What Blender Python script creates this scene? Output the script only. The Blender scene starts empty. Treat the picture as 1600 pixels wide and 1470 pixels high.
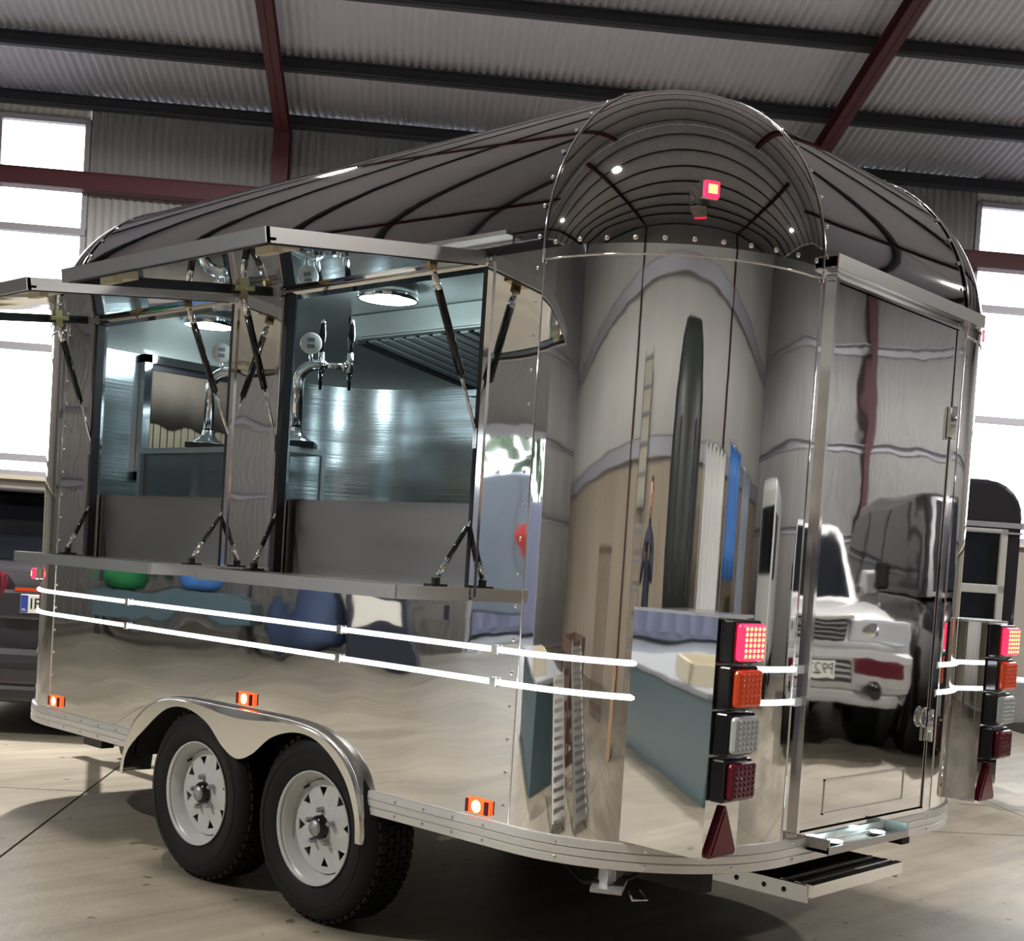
import bpy, bmesh, math, random
import numpy as np
from mathutils import Vector, Matrix
random.seed(4)
PI = math.pi
S = bpy.context.scene
COL = S.collection

# ------------------------------------------------------------------ camera, sky, lamps, exposure
# world: x runs across the trailer's rear, y towards its front, z up; trailer serving side is x = 0, rear is y = 0
CAM = Vector((-2.80, -2.005, 1.27))
YAW, PITCH, ROLL, FPX, PPY = 0.819677, -0.0387923, 0.0642849, 2046.1, 955.25
def cam_axes():
    f = Vector((math.sin(YAW)*math.cos(PITCH), math.cos(YAW)*math.cos(PITCH), math.sin(PITCH)))
    r = Vector((math.cos(YAW), -math.sin(YAW), 0)); u = r.cross(f)
    c, s = math.cos(ROLL), math.sin(ROLL)
    return c*r+s*u, -s*r+c*u, f
_r, _u, _f = cam_axes()
cd = bpy.data.cameras.new('camera'); cam = bpy.data.objects.new('camera', cd); COL.objects.link(cam)
m = Matrix((( _r.x, _u.x, -_f.x), (_r.y, _u.y, -_f.y), (_r.z, _u.z, -_f.z))).to_4x4()
m.translation = CAM
cam.matrix_world = m
cd.sensor_width = 36; cd.sensor_fit = 'HORIZONTAL'; cd.lens = FPX/1600*36
cd.shift_y = (PPY-735)/1600; cd.clip_start = .02
S.camera = cam
S.view_settings.view_transform = 'Standard'; S.view_settings.look = 'None'
S.view_settings.exposure = 0.2; S.view_settings.gamma = 1.0
try: S.view_settings.use_curve_mapping = False
except Exception: pass
S.cycles.use_denoising = True; S.cycles.use_adaptive_sampling = True; S.cycles.adaptive_threshold = .025
S.cycles.max_bounces = 10; S.cycles.glossy_bounces = 8; S.cycles.diffuse_bounces = 4
S.cycles.sample_clamp_indirect = 6.0
W_ = bpy.data.worlds.new('sky'); S.world = W_; W_.use_nodes = True
W_.node_tree.nodes['Background'].inputs[0].default_value = (.90, .95, 1.0, 1)
W_.node_tree.nodes['Background'].inputs[1].default_value = 7.0

# shed axes: EN points away from the camera to the long far wall, ES to the right along it
A_ = math.radians(41.9)
EN = Vector((math.sin(A_), math.cos(A_), 0)); ES = Vector((EN.y, -EN.x, 0))
def sh(s, t, z=0.0):
    p = Vector((CAM.x, CAM.y, 0)) + ES*s + EN*t
    return Vector((p.x, p.y, z))
ROTS = math.atan2(ES.y, ES.x)            # z rotation that turns local x to ES, local y to EN
def area(name, loc, power, size, col, rot=(0, 0, 0)):
    l = bpy.data.lights.new(name, 'AREA'); l.energy = power; l.shape = 'DISK'; l.size = size; l.color = col
    o = bpy.data.objects.new(name, l); COL.objects.link(o); o.location = loc; o.rotation_euler = rot
    return o
# shed floodlights, the last one added to brighten the roof (fixtures built further down)
LAMPS = [(-1.35, 2.6, 5.47, 205, (1.0, .94, .84)), (7.0, 1.9, 5.2, 180, (1.0, .95, .88)), (-6.45, 2.8, 5.6, 330, (1.0, .96, .9)), (-1.25, 8.6, 5.0, 520, (1.0, .95, .90)), (8.6, 7.4, 5.2, 600, (1.0, .95, .92))]
for s, t, z, pw, c in LAMPS:
    area('floodlight_beam', sh(s, t, z-.03), pw, .3, c)
# cool downlights in the trailer
DOWN = [(.78, 2.15), (.82, 3.50), (1.45, .85)]
for x, y in DOWN:
    l = bpy.data.lights.new('downlight_glow', 'POINT'); l.energy = 4.0 if y > 3 else 7.5; l.shadow_soft_size = .07; l.color = (.74, .94, 1.0)
    o = bpy.data.objects.new('downlight_glow', l); COL.objects.link(o); o.location = (x, y, 2.20)

# ------------------------------------------------------------------ materials
def mat(name, col, metal=0.0, rough=.5, emit=None, estr=0.0, spec=None, alpha=None):
    m = bpy.data.materials.new(name); m.use_nodes = True
    b = m.node_tree.nodes['Principled BSDF']
    b.inputs['Base Color'].default_value = (*col, 1); b.inputs['Metallic'].default_value = metal; b.inputs['Roughness'].default_value = rough
    if emit: b.inputs['Emission Color'].default_value = (*emit, 1); b.inputs['Emission Strength'].default_value = estr
    if spec is not None: b.inputs['Specular IOR Level'].default_value = spec
    return m
def nn(m, t): return m.node_tree.nodes.new(t)
def ln(m, a, b): m.node_tree.links.new(a, b)
def coords(m, scale=(1, 1, 1), kind='Position'):
    mp = nn(m, 'ShaderNodeMapping'); mp.inputs['Scale'].default_value = scale
    if kind == 'Position': g = nn(m, 'ShaderNodeNewGeometry'); ln(m, g.outputs['Position'], mp.inputs['Vector'])
    else: g = nn(m, 'ShaderNodeTexCoord'); ln(m, g.outputs[kind], mp.inputs['Vector'])
    return mp.outputs['Vector']
def noise(m, vec, sc, det=2, rough=.5, dist=0):
    n = nn(m, 'ShaderNodeTexNoise'); n.inputs['Scale'].default_value = sc; n.inputs['Detail'].default_value = det
    n.inputs['Roughness'].default_value = rough; n.inputs['Distortion'].default_value = dist
    ln(m, vec, n.inputs['Vector']); return n.outputs['Fac']
def ramp(m, fac, stops):
    r = nn(m, 'ShaderNodeValToRGB'); cr = r.color_ramp
    while len(cr.elements) < len(stops): cr.elements.new(.5)
    for e, (p, c) in zip(cr.elements, stops): e.position = p; e.color = (*c, 1) if len(c) == 3 else c
    ln(m, fac, r.inputs['Fac']); return r.outputs['Color']
def bump(m, h, dist, strength=1.0):
    b = nn(m, 'ShaderNodeBump'); b.inputs['Distance'].default_value = dist; b.inputs['Strength'].default_value = strength
    ln(m, h, b.inputs['Height']); return b.outputs['Normal']
def bsdf(m): return m.node_tree.nodes['Principled BSDF']
def mixc(m, fac, a, b, mode='MIX'):
    x = nn(m, 'ShaderNodeMix'); x.data_type = 'RGBA'; x.blend_type = mode
    if hasattr(fac, 'node'): ln(m, fac, x.inputs[0])
    else: x.inputs[0].default_value = fac
    for s, v in ((x.inputs[6], a), (x.inputs[7], b)):
        if hasattr(v, 'node'): ln(m, v, s)
        else: s.default_value = (*v, 1)
    return x.outputs[2]

def mirror(name, col=(.80, .80, .80), rough=.025, wav=.0022, scale=(2.2, 2.2, 3.0), fine=.00012):
    m = mat(name, col, 1.0, rough)
    v = coords(m, scale)
    h1 = noise(m, v, 1.0, 1.0, .4)
    v2 = coords(m, (9, 9, 14)); h2 = noise(m, v2, 1.0, 1)
    n1 = bump(m, h1, wav)
    b2 = nn(m, 'ShaderNodeBump'); b2.inputs['Distance'].default_value = fine; b2.inputs['Strength'].default_value = 1
    ln(m, h2, b2.inputs['Height']); ln(m, n1, b2.inputs['Normal'])
    ln(m, b2.outputs['Normal'], bsdf(m).inputs['Normal'])
    return m
M = {}
M['mirror_side'] = mirror('mirror_steel_side', wav=.0045)
M['mirror_curve'] = mirror('mirror_steel_curve', wav=.0007, scale=(1.2, 1.2, .5))
M['mirror_door'] = mirror('mirror_steel_door', wav=.0030, scale=(2.6, 2, 2.2))
M['mirror_roof'] = mirror('mirror_steel_roof', col=(.32, .31, .335), wav=.0016, scale=(1.2, 1.2, 1.2))  # steel darkened in the colour for the dim shed roof it mirrors
M['mirror_cap'] = mirror('mirror_steel_cap', col=(.32, .31, .29), wav=.0005, scale=(3, 3, 3), fine=.0001)  # cap steel darkened too: the dim roof behind the camera is in its colour
M['mirror_hatch'] = mirror('mirror_steel_hatch', wav=.0015)
M['chrome'] = mat('chrome', (.86, .86, .88), 1, .07)
M['alu'] = mat('aluminium', (.72, .72, .72), 1, .32)
M['alu_dull'] = mat('dull_aluminium', (.46, .455, .46), 1, .33)
M['alu_rail'] = mat('satin_aluminium', (.80, .80, .79), .85, .42)
M['alu_bright'] = mat('bright_aluminium', (.82, .82, .80), 1, .2)
def brushed(name, col, rough=.27, sc=(2, 2, 90)):
    m = mat(name, col, 1, rough); h = noise(m, coords(m, sc), 1.0, 3)
    b2 = nn(m, 'ShaderNodeBump'); b2.inputs['Distance'].default_value = .012; ln(m, noise(m, coords(m, (1.2, 1.2, 5)), 1.0, 1), b2.inputs['Height']); ln(m, bump(m, h, .0006), b2.inputs['Normal'])
    ln(m, b2.outputs['Normal'], bsdf(m).inputs['Normal'])
    w = noise(m, coords(m, (1.5, 1.5, 1.5)), 1, 2)
    rr = nn(m, 'ShaderNodeMapRange'); rr.inputs[3].default_value = rough-.06; rr.inputs[4].default_value = rough+.08
    ln(m, w, rr.inputs[0]); ln(m, rr.outputs[0], bsdf(m).inputs['Roughness'])
    return m
M['brushed'] = brushed('brushed_steel', (.46, .50, .51), .24)
M['brushed_grey'] = brushed('brushed_steel_panel', (.34, .335, .335), .34, (60, 2, 2))
M['satin'] = mat('satin_steel', (.42, .445, .43), .45, .33)
M['frame_light'] = mat('light_steel_edge', (.50, .55, .56), .3, .3)
M['plate_lamp'] = mat('plate_lamp_lit', (1, 1, 1), 0, .4, (.62, 1.0, .95), 26.0)
M['black_rubber'] = mat('black_rubber', (.012, .012, .016), 0, .45)
M['black_gloss'] = mat('black_gloss', (.008, .008, .010), 0, .12)
M['black_plastic'] = mat('black_plastic', (.02, .02, .022), 0, .35)
M['tyre'] = mat('tyre_rubber', (.007, .007, .009), 0, .55, spec=.28)
M['rim'] = mat('rim_white_paint', (.58, .60, .60), 0.0, .3)
M['dark'] = mat('dark_underbody', (.02, .02, .022), 0, .7)
M['galv'] = mat('galvanised', (.45, .46, .47), .9, .45)
M['led'] = mat('led_white', (1, 1, 1), 0, .4, (.85, .92, 1.0), .75)
M['led_dot'] = mat('led_diode', (1, 1, 1), 0, .4, (.93, .97, 1.0), 12.0)
M['led_tube'] = mat('clear_led_tube', (.55, .58, .60), 0, .15)
M['lamp_face'] = mat('downlight_face', (1, 1, 1), 0, .4, (.92, .98, 1.0), 14.0)
M['flood_face'] = mat('flood_face', (1, 1, 1), 0, .4, (1, .95, .85), 60.0)
M['red_on'] = mat('red_lamp_lit', (.6, .0, .02), 0, .25, (1.0, .015, .05), 3.2)
M['red_core'] = mat('red_lamp_core', (.8, .1, .05), 0, .25, (1.0, .16, .05), 7.0)
M['red_off'] = mat('dark_red_lens', (.10, .004, .015), 0, .16)
M['amber_off'] = mat('amber_lens', (.42, .045, .012), 0, .18, (1, .1, .02), .12)
M['clear_lens'] = mat('clear_lens', (.42, .46, .48), 0, .15)
M['orange_on'] = mat('orange_marker_lit', (.7, .08, .02), 0, .25, (1.0, .09, .02), 1.6)
M['orange_core'] = mat('orange_marker_core', (1, .6, .2), 0, .25, (1.0, .50, .10), 9.0)
M['white'] = mat('white_plastic', (.75, .75, .73), 0, .35)
M['window_wht'] = mat('white_window_frame', (.42, .43, .41), 0, .4)
M['glass_dark'] = mat('dark_glass', (.006, .007, .010), 0, .06)
def paint(name, col, rough=.25, metal=0.0, coat=.5):
    m = mat(name, col, metal, rough); bsdf(m).inputs['Coat Weight'].default_value = coat; bsdf(m).inputs['Coat Roughness'].default_value = .05; return m
M['car_grey'] = paint('dark_grey_car_paint', (.038, .036, .044), .35, .3)
M['suv_white'] = paint('white_car_paint', (.42, .42, .42), .3)
M['car_black'] = paint('black_car_paint', (.010, .010, .012), .18)
M['trailer_black'] = paint('black_trailer_paint', (.012, .012, .017), .2)
M['red_steel'] = mat('red_oxide_steel', (.085, .016, .024), 0, .55)
M['purlin'] = mat('dark_purlin_steel', (.040, .043, .055), .2, .55)
M['purlin_lip'] = mat('purlin_lip', (.075, .08, .095), .3, .45)
M['girt'] = mat('galvanised_girt', (.42, .42, .46), .3, .5)
def sheetmat(name, c1, c2):
    m = mat(name, c1, 0.25, .5); f = noise(m, coords(m, (.5, .5, .5)), 1.0, 4, .6)
    ln(m, ramp(m, f, [(.3, c1), (.7, c2)]), bsdf(m).inputs['Base Color']); return m
M['roof_sheet'] = sheetmat('roof_sheet', (.78, .77, .86), (.88, .87, .95))
M['wall_sheet'] = sheetmat('wall_sheet', (.48, .48, .48), (.58, .58, .57))
M['near_sheet'] = sheetmat('near_wall_sheet', (.66, .65, .60), (.74, .73, .68))  # same sheet as the other walls, paler: lamplight on it put into the colour
M['board'] = sheetmat('plywood_lining', (.38, .32, .24), (.48, .41, .32))
M['block'] = sheetmat('concrete_block', (.30, .28, .24), (.38, .36, .31))
def concrete():
    m = mat('concrete_floor', (.42, .38, .31), 0, .5)
    a = noise(m, coords(m, (.55, .55, .55)), 1.0, 5, .62, .4)
    base = ramp(m, a, [(.28, (.16, .142, .115)), (.46, (.245, .22, .172)), (.62, (.33, .297, .235)), (.8, (.40, .365, .30))])
    mp = nn(m, 'ShaderNodeMapping'); mp.inputs['Rotation'].default_value = (0, 0, -.35); mp.inputs['Scale'].default_value = (.9, 8, 1)
    g = nn(m, 'ShaderNodeNewGeometry'); ln(m, g.outputs['Position'], mp.inputs['Vector'])
    st = noise(m, mp.outputs['Vector'], 1.0, 5, .6, .6)
    stc = ramp(m, st, [(.30, (.68, .67, .67)), (.60, (1, 1, 1))])
    c = mixc(m, .8, base, stc, 'MULTIPLY')
    sp = noise(m, coords(m, (13, 13, 13)), 1.0, 2, .5)
    spc = ramp(m, sp, [(.27, (.12, .11, .10)), (.31, (1, 1, 1))])
    c = mixc(m, .75, c, spc, 'MULTIPLY')
    ln(m, c, bsdf(m).inputs['Base Color'])
    f = noise(m, coords(m, (40, 40, 40)), 1.0, 3)
    ln(m, bump(m, f, .0012), bsdf(m).inputs['Normal'])
    rr = nn(m, 'ShaderNodeMapRange'); rr.inputs[3].default_value = .36; rr.inputs[4].default_value = .6; ln(m, a, rr.inputs[0]); ln(m, rr.outputs[0], bsdf(m).inputs['Roughness'])
    return m
M['concrete'] = concrete()
def panemat():
    m = bpy.data.materials.new('window_glass'); m.use_nodes = True; nt = m.node_tree; nt.nodes.clear()
    o = nn(m, 'ShaderNodeOutputMaterial'); mx = nn(m, 'ShaderNodeMixShader'); t = nn(m, 'ShaderNodeBsdfTransparent'); g = nn(m, 'ShaderNodeBsdfGlossy')
    g.inputs['Roughness'].default_value = .02; mx.inputs[0].default_value = .06
    ln(m, t.outputs[0], mx.inputs[1]); ln(m, g.outputs[0], mx.inputs[2]); ln(m, mx.outputs[0], o.inputs[0]); return m
M['pane'] = panemat()
def simple(name, c, rough=.5, metal=0): M[name] = mat(name, c, metal, rough)
simple('asphalt', (.06, .06, .06), .7); simple('lilac', (.075, .075, .105), .5); simple('hedge', (.035, .06, .025), .8); simple('teal', (.075, .13, .155), .3); simple('wood', (.30, .20, .12), .6); simple('wood_dark', (.10, .06, .045), .6)
simple('navy', (.012, .016, .035), .7); simple('skin', (.45, .26, .19), .5); simple('hair', (.03, .02, .015), .6)
simple('denim', (.05, .08, .16), .8); simple('green', (.02, .22, .07), .4); simple('blue', (.06, .20, .55), .4)
simple('red', (.5, .04, .03), .4); simple('cream', (.62, .57, .44), .5); simple('plate_white', (.80, .80, .74), .4)
simple('plate_blue', (.03, .06, .35), .4); simple('ink', (.01, .01, .012), .5); simple('grey_plastic', (.25, .26, .28), .5)
simple('boat', (.030, .036, .036), .4); simple('yellow', (.55, .5, .08), .5); simple('van_white', (.19, .225, .27), .45); simple('mirrored_tan', (.15, .115, .09), .85); simple('mirrored_cream', (.34, .28, .19), .7); simple('brass', (.55, .42, .22), .25, 1)
simple('headlamp', (.72, .76, .82), .08, .35)

# ------------------------------------------------------------------ mesh helpers
ORG = {}                                             # world origin of each object's local frame (unrotated parents)
def tag(o, label=None, cat=None, group=None, kind=None):
    if label: o['label'] = label
    if cat: o['category'] = cat
    if group: o['group'] = group
    if kind: o['kind'] = kind
    return o
def root(name, label, cat, loc=(0, 0, 0), rz=0.0, group=None, world=False):
    """thing as an Empty; world=True: its parts are given in world coordinates"""
    o = bpy.data.objects.new(name, None); COL.objects.link(o); o.location = loc; o.rotation_euler = (0, 0, rz)
    o.empty_display_size = .1
    ORG[o.name] = Vector(loc) if world else Vector((0, 0, 0))
    return tag(o, label, cat, group)
class MB:
    def __init__(s): s.v = []; s.f = []; s.sm = []
    def add(s, vs, fs, smooth=False, M4=None):
        o = len(s.v)
        for p in vs:
            p = Vector(p)
            if M4 is not None: p = M4 @ p
            s.v.append(p)
        for f in fs: s.f.append([o+i for i in f]); s.sm.append(smooth)
        return s
    def box(s, a, b, M4=None):
        (x0, y0, z0), (x1, y1, z1) = a, b
        vs = [(x0, y0, z0), (x1, y0, z0), (x1, y1, z0), (x0, y1, z0), (x0, y0, z1), (x1, y0, z1), (x1, y1, z1), (x0, y1, z1)]
        return s.add(vs, [(0, 3, 2, 1), (4, 5, 6, 7), (0, 1, 5, 4), (1, 2, 6, 5), (2, 3, 7, 6), (3, 0, 4, 7)], False, M4)
    def cbox(s, c, d, M4=None):
        return s.box([c[i]-d[i]/2 for i in range(3)], [c[i]+d[i]/2 for i in range(3)], M4)
    def bar(s, p, q, w, h, up=(0, 0, 1)):
        """box along p-q, width w across, height h along up"""
        p, q = Vector(p), Vector(q); d = (q-p); L = d.length; d.normalize(); up = Vector(up)
        x = d.cross(up)
        if x.length < 1e-5: x = d.cross(Vector((1, 0, 0)))
        x.normalize(); u = x.cross(d)
        Mx = Matrix(((d.x, x.x, u.x, p.x), (d.y, x.y, u.y, p.y), (d.z, x.z, u.z, p.z), (0, 0, 0, 1)))
        return s.box((0, -w/2, -h/2), (L, w/2, h/2), Mx)
    def tube(s, pts, r, n=10, caps=True):
        pts = [Vector(p) for p in pts]; rs = r if isinstance(r, (list, tuple)) else [r]*len(pts)
        o = len(s.v); ref = None
        for i, p in enumerate(pts):
            d = (pts[min(i+1, len(pts)-1)]-pts[max(i-1, 0)]).normalized()
            if ref is None: ref = d.orthogonal().normalized()
            ref = (ref-d*ref.dot(d)).normalized(); b = d.cross(ref)
            for k in range(n):
                a = 2*PI*k/n; s.v.append(p+(ref*math.cos(a)+b*math.sin(a))*rs[i])
        for i in range(len(pts)-1):
            for k in range(n):
                s.f.append([o+i*n+k, o+i*n+(k+1) % n, o+(i+1)*n+(k+1) % n, o+(i+1)*n+k]); s.sm.append(True)
        if caps:
            s.f.append([o+k for k in range(n)][::-1]); s.sm.append(False)
            e = o+(len(pts)-1)*n; s.f.append([e+k for k in range(n)]); s.sm.append(False)
        return s
    def lathe(s, prof, n=24, M4=None, smooth=True, close=False):
        """prof [(r, h)] spun about local z"""
        o = len(s.v); N = len(prof)
        for k in range(n):
            a = 2*PI*k/n
            for r, h in prof:
                p = Vector((r*math.cos(a), r*math.sin(a), h)); s.v.append(M4 @ p if M4 is not None else p)
        for k in range(n):
            k2 = (k+1) % n
            for i in range(N if close else N-1):
                j = (i+1) % N
                s.f.append([o+k*N+i, o+k2*N+i, o+k2*N+j, o+k*N+j]); s.sm.append(smooth)
        return s
    def disc(s, c, r, n=20, M4=None):
        vs = [(c[0]+r*math.cos(2*PI*k/n), c[1]+r*math.sin(2*PI*k/n), c[2]) for k in range(n)]
        return s.add(vs, [list(range(n))], False, M4)
    def prism(s, poly, a, b, M4=None, smooth=False):
        """poly in local xy, extruded z a..b"""
        n = len(poly)
        vs = [(x, y, a) for x, y in poly]+[(x, y, b) for x, y in poly]
        s.add(vs, [list(range(n))[::-1], list(range(n, 2*n))], False, M4)
        o = len(s.v)-2*n
        for i in range(n):
            j = (i+1) % n; s.f.append([o+i, o+j, o+n+j, o+n+i]); s.sm.append(smooth)
        return s
    def grid(s, rows, smooth=True):
        """rows: list of equally long point lists"""
        o = len(s.v); n = len(rows[0])
        for r in rows: s.v += [Vector(p) for p in r]
        for i in range(len(rows)-1):
            for k in range(n-1):
                s.f.append([o+i*n+k, o+i*n+k+1, o+(i+1)*n+k+1, o+(i+1)*n+k]); s.sm.append(smooth)
        return s
    def dome(s, c, nrm, r, h=.5):
        nrm = Vector(nrm).normalized(); a = nrm.orthogonal().normalized(); b = nrm.cross(a); c = Vector(c); o = len(s.v)
        for rr, hh in ((1, 0), (.75, .6), (.0, 1)):
            if rr == 0: s.v.append(c+nrm*r*h); continue
            for k in range(6):
                t = 2*PI*k/6; s.v.append(c+(a*math.cos(t)+b*math.sin(t))*r*rr+nrm*r*h*hh)
        for k in range(6):
            k2 = (k+1) % 6
            s.f.append([o+k, o+k2, o+6+k2, o+6+k]); s.sm.append(True); s.f.append([o+6+k, o+6+k2, o+12]); s.sm.append(True)
        return s
    def build(s, name, material, parent=None, kind=None, bevel=0, thick=0, subd=0, label=None, fix=False, M4=None):
        vs = s.v if M4 is None else [M4 @ p for p in s.v]
        arr = np.array([tuple(p) for p in vs]); c = Vector(((arr.min(0)+arr.max(0))/2).tolist())
        me = bpy.data.meshes.new(name); me.from_pydata([tuple(p-c) for p in vs], [], s.f)
        me.polygons.foreach_set('use_smooth', s.sm)
        if fix:
            bm = bmesh.new(); bm.from_mesh(me); bmesh.ops.remove_doubles(bm, verts=bm.verts, dist=1e-5); bmesh.ops.recalc_face_normals(bm, faces=bm.faces); bm.to_mesh(me); bm.free()
        me.update()
        o = bpy.data.objects.new(name, me); COL.objects.link(o)
        if isinstance(material, str): material = M[material]
        me.materials.append(material)
        base = ORG[parent.name] if parent is not None else Vector((0, 0, 0))
        o.location = c-base
        if parent is not None: o.parent = parent
        ORG[o.name] = c
        if thick:
            md = o.modifiers.new('thickness', 'SOLIDIFY'); md.thickness = abs(thick); md.offset = -1 if thick > 0 else 1
        if bevel:
            md = o.modifiers.new('bevel', 'BEVEL'); md.width = bevel; md.segments = 2; md.limit_method = 'ANGLE'; md.angle_limit = .6
        if subd:
            md = o.modifiers.new('subd', 'SUBSURF'); md.levels = subd; md.render_levels = subd
        if kind: o['kind'] = kind
        if label: o['label'] = label
        return o
def text(name, body, size, material, parent, loc, rot, ext=.001, align='CENTER'):
    cu = bpy.data.curves.new(name, 'FONT'); cu.body = body; cu.size = size; cu.extrude = ext; cu.align_x = align; cu.align_y = 'CENTER'
    cu.materials.append(M[material]); tmp = bpy.data.objects.new(name, cu); COL.objects.link(tmp); bpy.context.view_layer.update()
    me = bpy.data.meshes.new_from_object(tmp.evaluated_get(bpy.context.evaluated_depsgraph_get())); bpy.data.objects.remove(tmp)
    o = bpy.data.objects.new(name, me); COL.objects.link(o)
    base = ORG[parent.name]
    o.parent = parent; o.location = Vector(loc)-base; o.rotation_euler = rot; return o
def copy_tree(o, parent=None):
    c = o.copy(); COL.objects.link(c)
    if parent is not None: c.parent = parent
    for ch in list(o.children): copy_tree(ch, c)
    return c
def shift(o, d): o.location = Vector(o.location)+Vector(d); return o

# ------------------------------------------------------------------ shed
S0, S1, T0, T1, EAVE, SLOPE = -14.5, 14.5, -5.0, 13.0, 5.41, .216
TR = (T0+T1)/2; RIDGE = EAVE+SLOPE*(T1-TR)
EAVE2 = 6.25; SL2 = (RIDGE-EAVE2)/(TR-T0)
def roofz(t): return min(EAVE+SLOPE*(T1-t), EAVE2+SL2*(t-T0))
MS = Matrix.Translation((CAM.x, CAM.y, 0)) @ Matrix.Rotation(ROTS, 4, 'Z')      # local (s, t, z) -> world
def shed(mb, name, material, parent=None, **k): return mb.build(name, material, parent, M4=MS, **k)
def struct(mb, name, material, **k):
    o = shed(mb, name, material, **k); o['kind'] = 'structure'; return o
fb = MB().box((S0-.3, T0-.3, -.30), (S1+.3, T1+.3, -.06)); floor = struct(fb, 'floor', 'dark')
sx = [S0]+[-1.465+5.1*k for k in (-2, -1, 0, 1, 2, 3)]+[S1]; tx = [T0, 1.47, 6.57, T1]
sx = sorted(v for v in sx)
for i in range(len(sx)-1):
    for j in range(len(tx)-1):
        g = .006
        shed(MB().box((sx[i]+g, tx[j]+g, -.06), (sx[i+1]-g, tx[j+1]-g, 0)), 'concrete_slab', 'concrete', floor)
def corr(mb, a, b, dirv, n_out, amp=.009, pitch=.076, per=6):
    """corrugated sheet: a,b = bottom ends (s,t,z); dirv = vector to the top edge; ridges run along dirv"""
    a, b, dv, no = Vector(a), Vector(b), Vector(dirv), Vector(n_out); L = (b-a).length; k = int(L/pitch*per)
    lo, hi = [], []
    for i in range(k+1):
        p = a+(b-a)*(i/k)+no*(amp*math.sin(2*PI*i/per)); lo.append(p); hi.append(p+dv)
    return mb.grid([lo, hi])
# roof: two corrugated slopes
H = T1-TR
rb = MB(); corr(rb, (S0, T1, EAVE), (S1, T1, EAVE), (0, -H, SLOPE*H), (0, -.21, -.977), .014); corr(rb, (S0, T0, EAVE2), (S1, T0, EAVE2), (0, H, SL2*H), (0, .12, -.99), .014)
ceiling = struct(rb, 'ceiling', 'roof_sheet', thick=.002)
PT = [12.95]+[12.0-1.09*i for i in range(15)]
for t in PT+[T0+.1]:
    z = roofz(t)-.014; q = MB()                              # C purlin: web and two lips
    q.box((S0, t-.004, z-.115), (S1, t+.004, z)).box((S0, t-.035, z-.010), (S1, t+.035, z))
    pu = shed(q, 'purlin', 'purlin', ceiling)
    shed(MB().box((S0, t-.045, z-.122), (S1, t+.03, z-.112)).box((S0, t-.045, z-.122), (S1, t-.039, z-.098)), 'purlin_lip', 'purlin_lip', pu)
def rafter(s, ta, tb, w=.13, d=.15):
    q = MB(); za, zb = roofz(ta)-.135, roofz(tb)-.135
    def poly(dz0, dz1, s0, s1):
        q.add([(s0, ta, za+dz0), (s0, tb, zb+dz0), (s0, tb, zb+dz1), (s0, ta, za+dz1), (s1, ta, za+dz0), (s1, tb, zb+dz0), (s1, tb, zb+dz1), (s1, ta, za+dz1)],
              [(0, 1, 2, 3), (7, 6, 5, 4), (0, 4, 5, 1), (1, 5, 6, 2), (2, 6, 7, 3), (3, 7, 4, 0)])
    poly(-d, -d+.014, s-w/2, s+w/2); poly(-.014, 0, s-w/2, s+w/2); poly(-d, 0, s-.006, s+.006)
    shed(q, 'steel_rafter', 'red_steel', ceiling)
FARS = [-11.55, -6.45, -1.35, 3.75, 8.85]; NEARS = [-3.1, 6.2]
for s in FARS: rafter(s, T1, TR)
for s in NEARS+[-11.9]: rafter(s, T0, TR)
# far wall with two tall windows
WZ0, WZ1 = 1.78, 5.20
wins = [(-6.2, -3.17), (5.61, 8.65)]
q = MB()
segs = [(S0, wins[0][0]), (wins[0][1], wins[1][0]), (wins[1][1], S1)]
for a, b in segs: corr(q, (a, T1, WZ0), (b, T1, WZ0), (0, 0, EAVE-WZ0+.02), (0, -1, 0), .011)
for a, b in wins: corr(q, (a, T1, WZ1), (b, T1, WZ1), (0, 0, EAVE-WZ1+.02), (0, -1, 0), .008)
wall_far = struct(q, 'wall_far', 'wall_sheet', thick=.002)
shed(MB().box((S0, T1-.02, 0), (S1, T1+.18, WZ0-.03)), 'block_wall', 'block', wall_far)
shed(MB().box((S0, T1-.10, WZ0-.04), (S1, T1+.16, WZ0)), 'wall_cap', 'cream', wall_far)
for s in FARS:
    shed(MB().box((s-.075, T1-.27, 0), (s+.075, T1-.256, roofz(T1-.2)-.2)).box((s-.075, T1-.05, 0), (s+.075, T1-.036, roofz(T1-.2)-.2)).box((s-.006, T1-.26, 0), (s+.006, T1-.04, roofz(T1-.2)-.2)), 'steel_column', 'red_steel', wall_far)
shed(MB().box((S0, T1-.20, 4.50), (S1, T1-.19, 4.66)).box((S0, T1-.21, 4.65), (S1, T1-.03, 4.662)).box((S0, T1-.21, 4.50), (S1, T1-.03, 4.512)), 'girt', 'red_steel', wall_far)
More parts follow.
